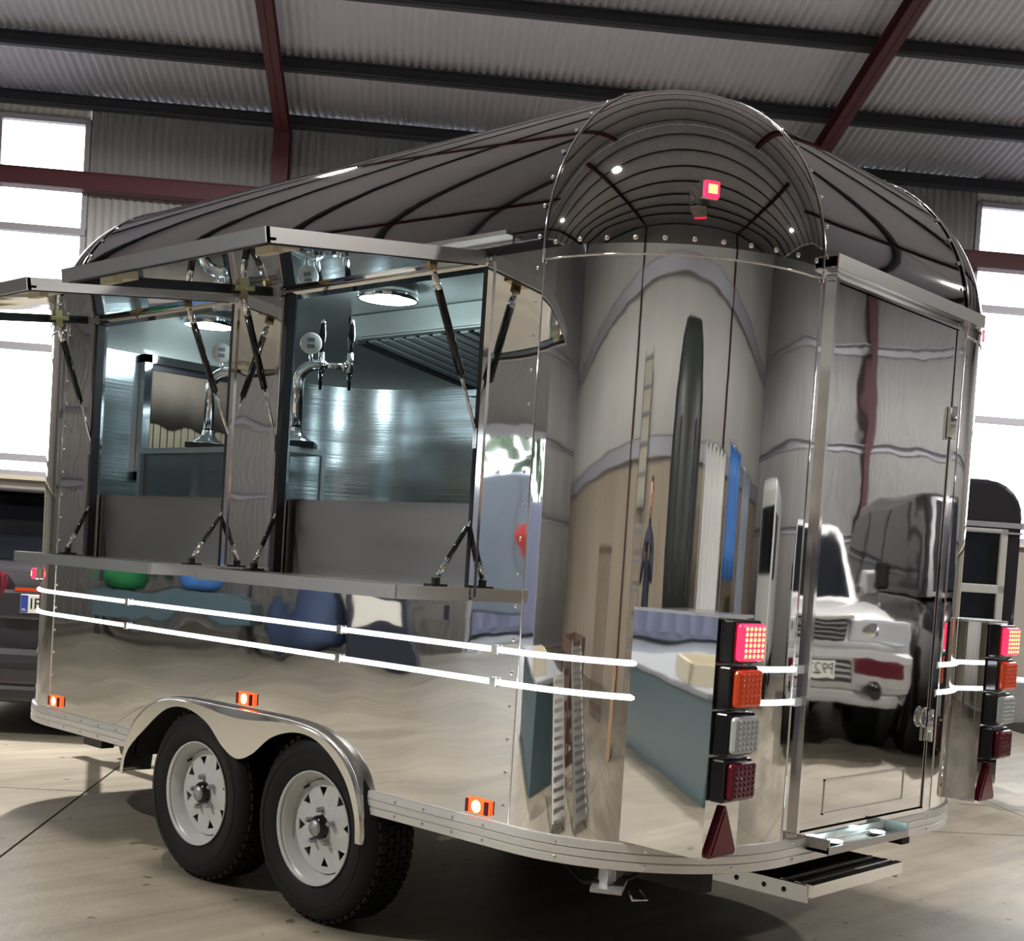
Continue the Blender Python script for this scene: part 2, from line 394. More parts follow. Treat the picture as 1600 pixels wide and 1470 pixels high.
for k, (a, b) in enumerate(wins):
    q = MB(); f = .05
    q.box((a, T1-.03, WZ0), (a+f, T1+.05, WZ1)).box((b-f, T1-.03, WZ0), (b, T1+.05, WZ1)).box((a, T1-.03, WZ0), (b, T1+.05, WZ0+f)).box((a, T1-.03, WZ1-f), (b, T1+.05, WZ1))
    w = struct(q, 'window_%d' % (k+1), 'girt')
    vs = [a+f, -4.02 if k == 0 else 7.1, b-f]; hs = [WZ0+f, 1.95, 3.01, 4.13, WZ1-f]
    shed(MB().box((vs[1]-.03, T1-.02, WZ0), (vs[1]+.03, T1+.04, WZ1)), 'mullion', 'girt', w)
    for h in hs[1:-1]: shed(MB().box((a, T1-.06, h-.03), (b, T1+.03, h+.035)), 'glazing_bar', 'girt', w)
    for i in range(2):
        for j in range(4): shed(MB().box((vs[i]+.02, T1+.005, hs[j]+.02), (vs[i+1]-.02, T1+.010, hs[j+1]-.02)), 'window_pane', 'pane', w)
# gable walls
def gable_pts(sg): return sg
def gable(name, s, mt, opening=None, girts=(1.9, 3.0, 4.3), out=1):
    q = MB(); k = int((T1-T0)/.076*6); lo, hi = [], []
    rows = []
    for i in range(k+1):
        t = T0+(T1-T0)*i/k; off = .018*math.sin(2*PI*i/6)
        z0 = 0.0
        if opening and opening[0] < t < opening[1]: z0 = opening[2]
        rows.append(((s+off, t, z0), (s+off, t, roofz(t))))
    q.grid([[r[0] for r in rows], [r[1] for r in rows]])
    w = struct(q, name, mt, thick=.002)
    di = -1 if s > 0 else 1
    for g in girts:
        for (a, b) in ([(T0, T1)] if not opening or g > opening[2] else [(T0, opening[0]), (opening[1], T1)]):
            shed(MB().box((s+di*.02, a, g-.05), (s+di*.05, b, g+.05)).box((s+di*.02, a, g+.04), (s+di*.16, b, g+.05)), 'girt', 'girt', w)
    return w
DOOR = (1.2, 4.75, 3.0)
wall_left = gable('wall_left', S0, 'wall_sheet', DOOR)
wall_right = gable('wall_right', S1, 'wall_sheet')
for t in (7.0,): shed(MB().box((S1-.20, t-.07, 0), (S1-.186, t+.07, roofz(t)-.1)).box((S1-.03, t-.07, 0), (S1-.016, t+.07, roofz(t)-.1)).box((S1-.19, t-.006, 0), (S1-.02, t+.006, roofz(t)-.1)), 'steel_column', 'red_steel', wall_right)
for t in (9.5,): shed(MB().box((S0+.16, t-.07, 0), (S0+.19, t+.07, roofz(t)-.1)), 'steel_column', 'red_steel', wall_left)
q = MB(); q.box((S0-.06, DOOR[0]-.12, 0), (S0+.06, DOOR[0], DOOR[2]+.12)).box((S0-.06, DOOR[1], 0), (S0+.06, DOOR[1]+.12, DOOR[2]+.12)).box((S0-.06, DOOR[0], DOOR[2]), (S0+.06, DOOR[1], DOOR[2]+.12))
struct(q, 'door_1', 'girt')
# near wall (behind the camera)
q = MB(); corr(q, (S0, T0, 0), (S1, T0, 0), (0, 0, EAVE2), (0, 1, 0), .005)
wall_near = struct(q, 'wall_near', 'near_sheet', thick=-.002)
for s in NEARS: shed(MB().box((s-.06, T0+.02, 0), (s+.06, T0+.034, EAVE2-.2)).box((s-.06, T0+.2, 0), (s+.06, T0+.214, EAVE2-.2)).box((s-.006, T0+.03, 0), (s+.006, T0+.21, EAVE2-.2)), 'steel_column', 'red_steel', wall_near)
for g in (2.42, 4.10): shed(MB().box((S0, T0+.12, g-.10), (S1, T0+.15, g+.10)).box((S0, T0+.02, g+.09), (S1, T0+.18, g+.10)), 'girt', 'girt', wall_near)
x = S0
while x < S1-.1:
    b = min(x+1.22, S1); shed(MB().box((x+.004, T0+.018, 0.02), (b-.004, T0+.036, 2.30)), 'lining_board', 'board', wall_near); x += 1.22
# ground outside
struct(MB().box((S0-25, T0-25, -.34), (S1+25, T1+25, -.31)), 'ground', 'asphalt')
# floodlights
LN = ['floodlight hung from the red rafter above the serving side of the trailer', 'floodlight hung under the roof above the white off-road car', 'floodlight under the roof near the open shed door', 'floodlight hung under the roof in front of the left far window', 'added floodlight under the roof behind the trailer, brightening roof and far wall']
for (s, t, z, pw, c), lb in zip(LAMPS, LN):
    p = sh(s, t, 0); r = root('floodlight', lb, 'lamp', (p.x, p.y, z), 0, 'floodlights under the roof')
    MB().lathe([(.0, .10), (.10, .10), (.20, .02), (.20, -.015), (.17, -.015)], 20).build('housing', 'black_plastic', r)
    MB().disc((0, 0, -.005), .17).build('lens', 'flood_face', r)
    MB().tube([(0, 0, .10), (0, 0, roofz(t)-z-.1)], .012, 8).build('hanger_rod', 'galv', r)

# ------------------------------------------------------------------ the trailer
WD, LG, R, ZR, ZT, HC = 2.11, 3.90, .57, .495, 2.17, .59      # width, length, corner radius, body bottom, wall top, roof rise
TRL = root('food_trailer', 'mirror-polished steel food trailer with open serving hatches and twin axles', 'trailer', (WD/2, LG/2, 0), 0, None, True)
CORN = {'rear_left': ((R, R), PI, 1.5*PI), 'rear_right': ((WD-R, R), 1.5*PI, 2*PI), 'front_right': ((WD-R, LG-R), 0, .5*PI), 'front_left': ((R, LG-R), .5*PI, PI)}
def arc(c, a0, a1, r, n=20): return [(c[0]+r*math.cos(a0+(a1-a0)*i/n), c[1]+r*math.sin(a0+(a1-a0)*i/n)) for i in range(n+1)]
NB = 22
def cove(u): return (R*(1-math.cos(u)), HC*math.sin(u))
# corner sheets and caps
rv = MB()
def trimline(pts, r): MB().tube(pts, r, 6).build('seam_trim', 'chrome', TRL)
for k, (c, a0, a1) in CORN.items():
    a = arc(c, a0, a1, R, 28)
    g = MB(); zs = [ZR+(ZT-ZR)*i/6 for i in range(7)]
    g.grid([[(x, y, z) for x, y in a] for z in zs])
    g.build('corner_panel', 'mirror_curve', TRL, fix=True)
    g = MB(); rows = []
    for i in range(NB+1):
        u = PI/2*i/NB; d, h = cove(u)
        rows.append([(x, y, ZT+h) for x, y in arc(c, a0, a1, max(R-d+.004*math.cos(u), .0005), 28)])
    g.grid(rows)
    sk = MB().grid([[(x, y, z) for x, y in arc(c, a0, a1, R+.004, 28)] for z in (ZT-.03, ZT)]).build('cap_skirt', 'mirror_curve', TRL)
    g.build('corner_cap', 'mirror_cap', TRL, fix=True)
    for am in (a0, a1):                                              # seam arcs with trim and rivets
        nrm = Vector((math.cos(am), math.sin(am), 0)); tang = Vector((-math.sin(am), math.cos(am), 0))*(1 if am == a0 else -1)
        pts = []
        for i in range(NB+1):
            u = PI/2*i/NB; d, h = cove(u); rr = R-d+.006
            pts.append((c[0]+rr*nrm.x, c[1]+rr*nrm.y, ZT+h))
        trimline([(pts[0][0], pts[0][1], ZT-.04)]+pts, .0032)
        for i in range(10):
            u = PI/2*(i+.4)/10; d, h = cove(u); rr = R-d+.004
            p = Vector((c[0]+rr*nrm.x, c[1]+rr*nrm.y, ZT+h))-tang*.022
            nv = nrm*math.cos(u)+Vector((0, 0, 1))*math.sin(u); rv.dome(p, nv, .0085, .8)
    for i in range(11):
        am = a0+(a1-a0)*(i+.5)/11; rv.dome((c[0]+(R+.004)*math.cos(am), c[1]+(R+.004)*math.sin(am), ZT+.015), (math.cos(am), math.sin(am), 0), .0085, .8)
    trimline([(x, y, ZT-.03) for x, y in arc(c, a0, a1, R+.004, 20)], .0022)
    for am in (a0, a1):
        nrm = Vector((math.cos(am), math.sin(am), 0)); p = Vector((c[0], c[1], 0))+nrm*(R+.001)
        trimline([(p.x, p.y, ZR), (p.x, p.y, ZT)], .0018)
# roof coves on the straight runs, flat top
def covestrip(p0, p1, nin):
    p0, p1, nin = Vector(p0), Vector(p1), Vector(nin); rows = []
    for i in range(NB+1):
        d, h = cove(PI/2*i/NB); o = nin*d+Vector((0, 0, ZT+h)); rows.append([p0.lerp(p1, j/12)+o for j in range(13)])
    return MB().grid(rows)
for a, b, nv in (((0, R), (0, LG-R), (1, 0)), ((WD, R), (WD, LG-R), (-1, 0)), ((R, 0), (WD-R, 0), (0, 1)), ((R, LG), (WD-R, LG), (0, -1))):
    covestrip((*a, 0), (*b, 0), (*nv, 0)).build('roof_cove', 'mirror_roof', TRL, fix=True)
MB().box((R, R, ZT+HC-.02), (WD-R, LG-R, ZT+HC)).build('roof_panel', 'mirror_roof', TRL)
# serving side with two openings and a wheel cut-out
OP = [(.79, 1.80), (2.09, 3.10)]; OZ0, OZ1 = 1.175, 2.150
def holed(name, ys, zs, holes, x, mt, thick):
    q = MB()
    for i in range(len(ys)-1):
        for j in range(len(zs)-1):
            cy, cz = (ys[i]+ys[i+1])/2, (zs[j]+zs[j+1])/2
            if any(h[0] < cy < h[1] and h[2] < cz < h[3] for h in holes): continue
            q.add([(x, ys[i], zs[j]), (x, ys[i+1], zs[j]), (x, ys[i+1], zs[j+1]), (x, ys[i], zs[j+1])], [(0, 3, 2, 1)])
    return q.build(name, mt, TRL, thick=thick, fix=True)
holes = [(OP[0][0], OP[0][1], OZ0, OZ1), (OP[1][0], OP[1][1], OZ0, OZ1)]
side = holed('side_panel', [R, .79, 1.80, 2.09, 3.10, LG-R], [.70, OZ0, OZ1, ZT], holes, 0.0, 'mirror_side', .012)
holed('side_panel', [R, LG-R], [.70, ZT], [], WD, 'mirror_side', -.012)
FC = [(1.172, .325), (1.185, .42), (1.24, .545), (1.36, .63), (1.55, .667), (1.9, .668), (2.28, .664), (2.45, .628), (2.575, .54), (2.635, .42), (2.655, .325)]
ys = [R, 1.172]+[1.172+1.483*i/40 for i in range(1, 40)]+[2.655, LG-R]
def fz(y): return max(ZR, float(np.interp(y, [p[0] for p in FC], [p[1] for p in FC]))-.012) if 1.172 < y < 2.655 else ZR
for x in (0.0, WD):
    g = MB().grid([[(x, y, fz(y)) for y in ys], [(x, y, .70) for y in ys]], False)
    g.build('lower_side_panel', 'mirror_side', TRL)
MB().box((R, LG-.012, ZR), (WD-R, LG, ZT)).build('front_panel', 'mirror_side', TRL)
q = MB(); q.box((R, 0, ZR), (.63, .012, ZT)).box((1.47, 0, ZR), (WD-R, .012, ZT)).box((.63, 0, 2.145), (1.47, .012, ZT)).build('rear_panel', 'mirror_door', TRL)
# rivets down the seams and on the sill rail
for y in (R+.02, LG-R-.022):
    for i in range(17): rv.dome((0, y+.006, .55+i*.098), (-1, 0, 0), .0065, .6)
for i in range(9):
    for z in (.437, .481):
        y = .66+.13*i
        if y < 1.15: rv.dome((-.013, y, z), (-1, 0, 0), .006, .5)
        y2 = 2.75+.14*i
        if y2 < LG-R: rv.dome((-.013, y2, z), (-1, 0, 0), .006, .5)
for z in (.437, .481):
    for a in (.3, .75, 1.2): rv.dome((R-(R+.013)*math.cos(a), R-(R+.013)*math.sin(a), z), (-math.cos(a), -math.sin(a), 0), .006, .5)
    for x in (.62, 1.3, 1.5): rv.dome((x, -.013, z), (0, -1, 0), .006, .5)
for i in range(8): rv.dome((.70+i*.11, -.006, 2.19), (0, -1, .3), .0065, .6)
rv.build('rivets', 'chrome', TRL, kind='stuff')
# ribbed sill rail
def loop(off, seq):
    out = []
    for kind, v in seq:
        if kind == 'p': out.append((Vector((v[0], v[1], 0)), Vector((v[2], v[3], 0))))
        else:
            c, a0, a1 = CORN[v]
            for i in range(25):
                a = a0+(a1-a0)*i/24; nv = Vector((math.cos(a), math.sin(a), 0)); out.append((Vector((c[0], c[1], 0))+nv*R, nv))
    return out
prof = [(0, .498), (.010, .497), (.012, .474), (.006, .4715), (.012, .469), (.012, .450), (.006, .4475), (.012, .445), (.012, .423), (.0, .419), (-.01, .419)]
def sweep(path, prof): return MB().grid([[p+nv*o+Vector((0, 0, z)) for p, nv in path] for o, z in prof], False)
p1 = [('p', (0, 1.185, -1, 0)), ('c', 'rear_left'), ('c', 'rear_right'), ('p', (WD, 1.185, 1, 0))]
p2 = [('p', (WD, 2.64, 1, 0)), ('c', 'front_right'), ('c', 'front_left'), ('p', (0, 2.64, -1, 0))]
for p in (p1, p2): sweep(loop(0, p), prof).build('sill_rail', 'alu_rail', TRL)
# floor pan, chassis, wheel wells
for pts in (arc(CORN['rear_left'][0], PI, 1.5*PI, R-.02, 8)+arc(CORN['rear_right'][0], 1.5*PI, 2*PI, R-.02, 8)+[(WD-.02, 1.12), (.02, 1.12)],
            arc(CORN['front_right'][0], 0, .5*PI, R-.02, 8)+arc(CORN['front_left'][0], .5*PI, PI, R-.02, 8)+[(.02, 2.70), (WD-.02, 2.70)],
            [(.31, 1.12), (WD-.31, 1.12), (WD-.31, 2.70), (.31, 2.70)]):
    MB().prism(pts, .425, .49).build('floor_pan', 'dark', TRL)
q = MB()
for x in (.42, 1.69): q.box((x-.03, .15, .33), (x+.03, 3.8, .425))
for y in (.35, 1.0, 2.9, 3.6): q.box((.42, y-.03, .35), (1.69, y+.03, .425))
q.build('chassis_frame', 'dark', TRL)
for x0, x1 in ((.012, .30), (WD-.30, WD-.012)):
    wx = x1-.01 if x0 < 1 else x0
    MB().box((wx, 1.225, .40), (wx+.01, 2.595, .665)).build('wheel_well', 'dark', TRL)
# fender: plate with two arches plus rolled top band
def spl(pts, n=8):
    out = []
    for i in range(len(pts)-1):
        p0, p1, p2, p3 = pts[max(i-1, 0)], pts[i], pts[i+1], pts[min(i+2, len(pts)-1)]
        for k in range(n):
            t = k/n; out.append(tuple(.5*((2*b)+(-a+c)*t+(2*a-5*b+4*c-d)*t*t+(-a+3*b-3*c+d)*t**3) for a, b, c, d in zip(p0, p1, p2, p3)))
    return out+[pts[-1]]
def fender(sgn, x0):
    up = spl([(1.172, .325), (1.185, .42), (1.24, .545), (1.36, .63), (1.55, .667), (1.9, .668), (2.28, .664), (2.45, .628), (2.575, .54), (2.635, .42), (2.655, .325)], 8)
    lo = spl([(1.198, .325), (1.212, .42), (1.275, .53), (1.40, .618), (1.53, .640), (1.67, .605), (1.78, .53), (1.87, .500), (1.96, .53), (2.07, .605), (2.21, .640), (2.345, .618), (2.49, .52), (2.605, .42), (2.63, .325)], 8)
    def resample(c, n):
        c = np.array(c); d = np.r_[0, np.cumsum(np.hypot(*np.diff(c, axis=0).T))]; tt = np.linspace(0, d[-1], n)
        return np.c_[np.interp(tt, d, c[:, 0]), np.interp(tt, d, c[:, 1])]
    n = 100; yy = np.linspace(0, 1, n); U = resample(up, n)
    # match lower curve by arc fraction mapped on y
    L_ = resample(lo, n)
    xo = x0-sgn*.040
    g = MB(); g.grid([[(xo, a, b) for a, b in L_], [(xo, *((np.array(l)*.15+np.array(u)*.85))) for l, u in zip(L_, U)], [(xo+sgn*.006, a, b) for a, b in U]], False)
    g.build('fender_skirt', 'alu_bright', TRL, thick=.003)
    g = MB(); g.grid([[(xo+sgn*.004, a, b) for a, b in U], [(xo+sgn*.012, a, b+.004) for a, b in U], [(x0+sgn*.002, a, b+.006) for a, b in U], [(x0+sgn*.10, a, b+.004) for a, b in U]])
    g.build('fender_band', 'alu_bright', TRL, thick=.004)
fender(1, 0.0); fender(-1, WD)
for xa, xb in ((.014, .30), (WD-.30, WD-.014)):
    MB().grid([[(x, y, z-.010) for y, z in spl(FC, 6) if z > .40] for x in (xa, xb)]).build('wheel_well_liner', 'dark', TRL)
# wheels
def wheel(y, x, sgn):
    """centre (x of outer sidewall, y, .325); sgn +1: faces -x"""
    MX = Matrix.Translation((x, y, .325)) @ Matrix.Rotation(sgn*PI/2, 4, 'Y') @ Matrix.Rotation(random.uniform(0, 1.2), 4, 'Z')
    wr = MB()      # local z = inward
    tp = [(.188, .012), (.196, .004), (.212, -.002), (.235, -.010), (.262, -.013), (.285, -.008), (.302, .006), (.310, .022), (.314, .03), (.315, .165), (.305, .182), (.27, .198), (.22, .19), (.19, .175)]
    t = wr.lathe(tp, 64, MX).build('wheel', 'tyre', TRL, label='black tyre on a white spoked steel rim')
    q = MB()
    for row, (h, w) in enumerate(((.040, .030), (.070, .024), (.098, .024), (.126, .024), (.155, .030))):
        for k in range(52):
            a = 2*PI*(k+.5*(row % 2))/52; da = .055; hw = w/2*.94
            sk = .008
            for (r0, r1) in ((.313, .324),):
                P = []
                for rr in (r0, r1):
                    for (dh, aa) in ((-hw, a-da*.7), (0, a-da), (hw, a-da*.7), (hw, a+da*.7), (0, a+da), (-hw, a+da*.7)):
                        P.append((rr*math.cos(aa), rr*math.sin(aa), h+dh))
                q.add(P, [(0, 1, 2, 3, 4, 5)[::-1], (6, 7, 8, 9, 10, 11)]+[(i, (i+1) % 6, 6+(i+1) % 6, 6+i) for i in range(6)], False, MX)
    q.build('tread_blocks', 'tyre', t, kind='stuff')
    # raised ring on the sidewall
    MB().lathe([(.258, -.0135), (.262, -.0155), (.266, -.0135)], 48, MX).build('sidewall_ring', 'tyre', t)
    rim = MB().lathe([(.186, .006), (.193, -.004), (.195, .002), (.187, .010), (.176, .014), (.172, .045), (.165, .052), (.158, .075), (.155, .085)], 48, MX).build('rim', 'rim', t)
    q = MB(); NS = 8; zd = .050
    for k in range(NS):
        a0, a1 = 2*PI*k/NS, 2*PI*(k+1)/NS; am = (a0+a1)/2
        def P(r, a, z=zd): return (r*math.cos(a), r*math.sin(a), z)
        hb = .021; ro, ri = .137, .102
        T1_, T2_, T3_ = P(ro, am-.15), P(ro, am+.15), P(ri, am)
        out = [P(.160, a0+(a1-a0)*i/4, zd+.002) for i in range(5)]
        inn = [P(.075, a0+(a1-a0)*i/2, zd-.006) for i in range(3)]
        vs = out+inn+[T1_, T2_, T3_]
        q.add(vs, [(0, 1, 8), (1, 2, 8), (2, 9, 8), (2, 3, 9), (3, 4, 9), (0, 8, 10, 5), (5, 10, 6), (6, 10, 7), (7, 10, 9, 4)], False, MX)
        # inner bowl to the hub
        q.add([P(.075, a0, zd-.006), P(.075, am, zd-.006), P(.075, a1, zd-.006), P(.042, a0, zd-.012), P(.042, am, zd-.012), P(.042, a1, zd-.012)], [(0, 1, 4, 3), (1, 2, 5, 4)], False, MX)
    q.build('rim_disc', 'rim', t, thick=.004, fix=True)
    MB().lathe([(.150, .110), (.03, .105)], 24, MX).build('brake_drum', 'dark', t)
    MB().lathe([(.041, .055), (.041, .022), (.032, .012), (.028, .012)], 20, MX).build('hub', 'black_gloss', t)
    MB().lathe([(.028, .025), (.028, .008), (.022, .002), (0.0005, .001)], 20, MX).build('grease_cap', 'galv', t)
    for k in range(5):
        a = 2*PI*k/5+.3; MN = MX @ Matrix.Translation((.060*math.cos(a), .060*math.sin(a), zd-.034))
        MB().lathe([(.0105, .028), (.0105, .008), (.007, .0), (.0005, -.001)], 6, MN, False).build('lug_nut', 'galv', t)
    a = 2.2; MB().tube([MX @ Vector((.165*math.cos(a), .165*math.sin(a), .07)), MX @ Vector((.152*math.cos(a), .152*math.sin(a), .03))], .005, 6).build('valve', 'black_rubber', t)
    return t
for y in (1.45, 2.15): wheel(y, -.018, 1)
for y in (1.45, 2.15): wheel(y, WD+.018, -1)
for y in (1.45, 2.15): MB().tube([(.17, y, .325), (WD-.17, y, .325)], .03, 12).build('axle', 'dark', TRL)
# inner lining: brushed shell
INS = .05; ZI, HI = 2.17, .20; RI = R-INS
def lin(name, pts, zs, mt='brushed'):
    MB().grid([[(x, y, z) for x, y in pts] for z in zs]).build(name, mt, TRL)
def iarc(k, r=RI): c, a0, a1 = CORN[k]; return arc(c, a0, a1, r, 16)
lin('inner_wall', iarc('rear_right')+iarc('front_right')+iarc('front_left'), [.69, 1.0, 1.6, ZI])
lin('inner_wall', iarc('rear_left'), [.49, 1.2, ZI]); lin('inner_wall', [(R-.0, INS), (WD-R, INS)], [.49, 1.2, ZI])
rows = []
ring = lambda r: sum((arc(c, a0, a1, max(r, .001), 12) for c, a0, a1 in (CORN[k] for k in ('rear_left', 'rear_right', 'front_right', 'front_left'))), [])
for i in range(9):
    u = PI/2*i/8; pts = ring(RI-RI*(1-math.cos(u))); pts.append(pts[0]); rows.append([(x, y, ZI+HI*math.sin(u)) for x, y in pts])
MB().grid(rows).build('inner_cove', 'satin', TRL)
MB().add([(R, R, ZI+HI), (WD-R, R, ZI+HI), (WD-R, LG-R, ZI+HI), (R, LG-R, ZI+HI)], [(0, 1, 2, 3)]).build('inner_ceiling', 'satin', TRL)
holed_in = MB()
for a, b, c, d in ((R, .79, .70, ZI), (1.80, 2.09, .70, ZI), (3.10, LG-R, .70, ZI), (.79, 1.80, .70, OZ0), (2.09, 3.10, .70, OZ0), (.79, 1.80, OZ1, ZI), (2.09, 3.10, OZ1, ZI)):
    holed_in.add([(INS, a, c), (INS, b, c), (INS, b, d), (INS, a, d)], [(0, 1, 2, 3)])
holed_in.build('inner_wall', 'brushed', TRL)
for x, y in DOWN:
    MXd = Matrix.Translation((x, y, 2.30))
    dl = MB().lathe([(.0, .07), (.128, .07), (.128, .012), (.122, .006), (.118, .012)], 28, MXd).build('downlight', 'chrome', TRL)
    MB().disc((0, 0, .010), .119, 28, MXd).build('lamp_face', 'lamp_face', dl)
# front inner window (framed opening seen through the left hatch) : tan sheet and cream slats stand in for the mirrored shed
def Fy(px, py, y): pass
FW = dict(x0=.70, x1=1.35, z0=1.58, z1=2.13)
q = MB(); y1 = LG-INS-.002
for a, b in (((.66, 1.55), (.70, 2.17)), ((1.35, 1.55), (1.39, 2.17)), ((.66, 2.13), (1.39, 2.17)), ((.66, 1.55), (1.39, 1.59))): q.box((a[0], y1-.05, a[1]), (b[0], y1, b[1]))
fw = q.build('front_window_frame', 'chrome', TRL)
MB().box((.70, y1-.012, 1.59), (1.35, y1-.008, 2.13)).build('backing_board', 'mirrored_tan', fw)
for i in range(16): MB().box((.705+i*.040, y1-.020, 1.59), (.738+i*.040, y1-.012, 1.84)).build('mirrored_slat', 'mirrored_cream', fw)
MB().grid([[(.70+.65*k/24, y1-.026, z+(.014*math.sin(k*.9) if z < 2 else 0)) for k in range(25)] for z in (1.83, 2.13)]).build('mirrored_sheet', 'mirrored_tan', fw, thick=.003)
q = MB()
for a, b in (((.70, 1.59), (.715, 2.13)), ((1.335, 1.59), (1.35, 2.13)), ((.70, 2.10), (1.35, 2.13))): q.box((a[0], y1-.03, a[1]), (b[0], y1-.006, b[1]))
q.build('window_seal', 'black_rubber', fw)
# window surrounds, black seals, inside jambs
for y0, y1_ in OP:
    q = MB(); f = .022
    q.box((-.006, y0-f, OZ0-f), (.0, y0, OZ1+.005)).box((-.006, y1_, OZ0-f), (0, y1_+f, OZ1+.005))
    q.box((-.002, y0, OZ0), (.055, y0+.006, OZ1)).box((-.002, y1_-.006, OZ0), (.055, y1_, OZ1)).box((-.002, y0, OZ1-.006), (.055, y1_, OZ1))
    wf = q.build('hatch_surround', 'chrome', TRL)
    for a, b in (((-.004, y1_-.030, OZ0), (.03, y1_-.006, OZ1-.006)), ((-.004, y0+.006, OZ0), (.02, y0+.02, OZ1-.006))): MB().box(a, b).build('rubber_seal', 'black_rubber', wf)
    MB().box((-.002, y0, OZ0-.012), (.07, y1_, OZ0)).build('sill', 'alu', wf)
# gutters
q = MB(); y0, y1_ = .70, 3.22
q.box((-.030, y0, 2.222), (.004, y1_, 2.226)).box((-.032, y0, 2.222), (-.028, y1_, 2.234)).box((-.003, y0, 2.20), (.004, y1_, 2.226)).build('rain_gutter', 'alu_bright', TRL)
q = MB(); q.box((.575, -.045, 2.170), (1.58, .004, 2.176)).box((.575, -.048, 2.170), (1.58, -.043, 2.212)).box((.575, -.045, 2.205), (1.58, .03, 2.211)).build('rain_gutter', 'alu_bright', TRL)
# hatches
def gas_strut(parent, a, b, n1=(0, 0, 1)):
    """a: hatch end (cylinder), b: jamb end (rod)"""
    a, b = Vector(a), Vector(b); d = b-a
    st = MB().tube([a+d*.10, a+d*.62], .0125, 12).build('gas_strut', 'black_gloss', parent)
    MB().tube([a+d*.60, a+d*.985], .0055, 8).build('strut_rod', 'chrome', st)
    MB().tube([a+d*.015, a+d*.05, a+d*.13], [.008, .0105, .0138], 10).build('strut_collar', 'chrome', st)
    return st
def hatch(y0, y1_):
    hz = 2.156; ang = math.atan2(.108, .80); u = Vector((-math.cos(ang), 0, -math.sin(ang))); w = Vector((-math.sin(ang), 0, math.cos(ang))); o = Vector((-.012, 0, hz))
    D = .80
    def P(v, y, h): return o+u*v+w*h+Vector((0, y, 0))
    def hb(v0, v1, ya, yb, h0, h1, mb):
        vs = [P(v0, ya, h0), P(v1, ya, h0), P(v1, yb, h0), P(v0, yb, h0), P(v0, ya, h1), P(v1, ya, h1), P(v1, yb, h1), P(v0, yb, h1)]
        mb.add(vs, [(0, 3, 2, 1), (4, 5, 6, 7), (0, 1, 5, 4), (1, 2, 6, 5), (2, 3, 7, 6), (3, 0, 4, 7)]); return mb
    h = hb(.0, D-.01, y0+.01, y1_-.01, .004, .030, MB()).build('hatch', 'mirror_hatch', TRL)
    q = MB(); hb(D-.012, D+.004, y0, y1_, -.010, .030, q); hb(0, D, y0, y0+.012, -.010, .030, q); hb(0, D, y1_-.012, y1_, -.010, .030, q)
    hb(D-.03, D-.012, y0, y1_, -.004, .004, q)
    q.build('hatch_frame', 'alu_dull', h)
    q = MB(); hb(D-.024, D-.014, y0+.012, y1_-.012, -.012, .004, q); hb(.02, D-.014, y0+.013, y0+.022, -.012, .004, q); hb(.02, D-.014, y1_-.022, y1_-.013, -.012, .004, q)
    q.build('hatch_seal', 'black_rubber', h)
    MB().tube([P(-.002, y0, .014), P(-.002, y1_, .014)], .007, 8).build('hinge', 'chrome', h)
    for yy in (y0+.12, y1_-.12):
        q = MB(); hb(D-.16, D-.09, yy-.05, yy+.05, -.008, .004, q); hb(D-.11, D-.08, yy-.04, yy+.04, -.02, .0, q); q.build('latch', 'cream', h, label='small pale latch plate under the hatch edge')
    for yy, yj in ((y0+.055, y0+.012), (y1_-.055, y1_-.035)):
        a = P(.17, yy, -.022); b = Vector((.012, yj, 1.63))
        q = MB(); hb(.13, .21, yy-.014, yy+.014, -.004, .004, q); hb(.155, .185, yy-.006, yy+.006, -.03, .0, q); q.build('strut_bracket', 'brass', h)
        gas_strut(h, a, b)
        MB().box((-.004, yj-.01, 1.60), (.03, yj+.006, 1.66)).build('strut_bracket', 'chrome', h)
    return h
hatch(.795, 1.845); hatch(2.075, 3.125)
# fold-out serving flaps
def flap(y0, y1_):
    f = MB().box((-.30, y0+.004, 1.148), (-.006, y1_-.004, 1.172)).build('serving_flap', 'brushed_grey', TRL)
    MB().box((-.306, y0, 1.140), (-.298, y1_, 1.180)).box((-.30, y0-.003, 1.140), (-.01, y0+.005, 1.180)).box((-.30, y1_-.005, 1.140), (-.01, y1_+.003, 1.180)).build('flap_edging', 'alu', f)
    MB().tube([(-.004, y0, 1.150), (-.004, y1_, 1.150)], .008, 8).build('hinge', 'chrome', f)
    for yy, yj in ((y0+.05, y0+.014), (y1_-.05, y1_-.02)):
        a = Vector((-.10, yy, 1.20)); b = Vector((.01, yj, 1.40)); d = b-a
        st = MB().tube([a+d*.30, a+d*.80], .008, 10).build('gas_strut', 'black_gloss', f)
        MB().tube([a+d*.05, a+d*.32], .0095, 10).build('strut_collar', 'chrome', st); MB().tube([a+d*.8, a+d], .004, 8).build('strut_rod', 'chrome', st)
        MB().box((-.13, yy-.02, 1.178), (-.07, yy+.02, 1.186)).box((-.11, yy-.008, 1.18), (-.09, yy+.008, 1.205)).build('strut_bracket', 'black_plastic', f)
flap(.785, 1.80); flap(2.085, 3.10)
for y in (.93, 1.95, 2.99):
    q = MB(); q.box((-.012, y-.045, 1.075), (-.001, y+.045, 1.12)).build('flap_catch', 'chrome', TRL)
    
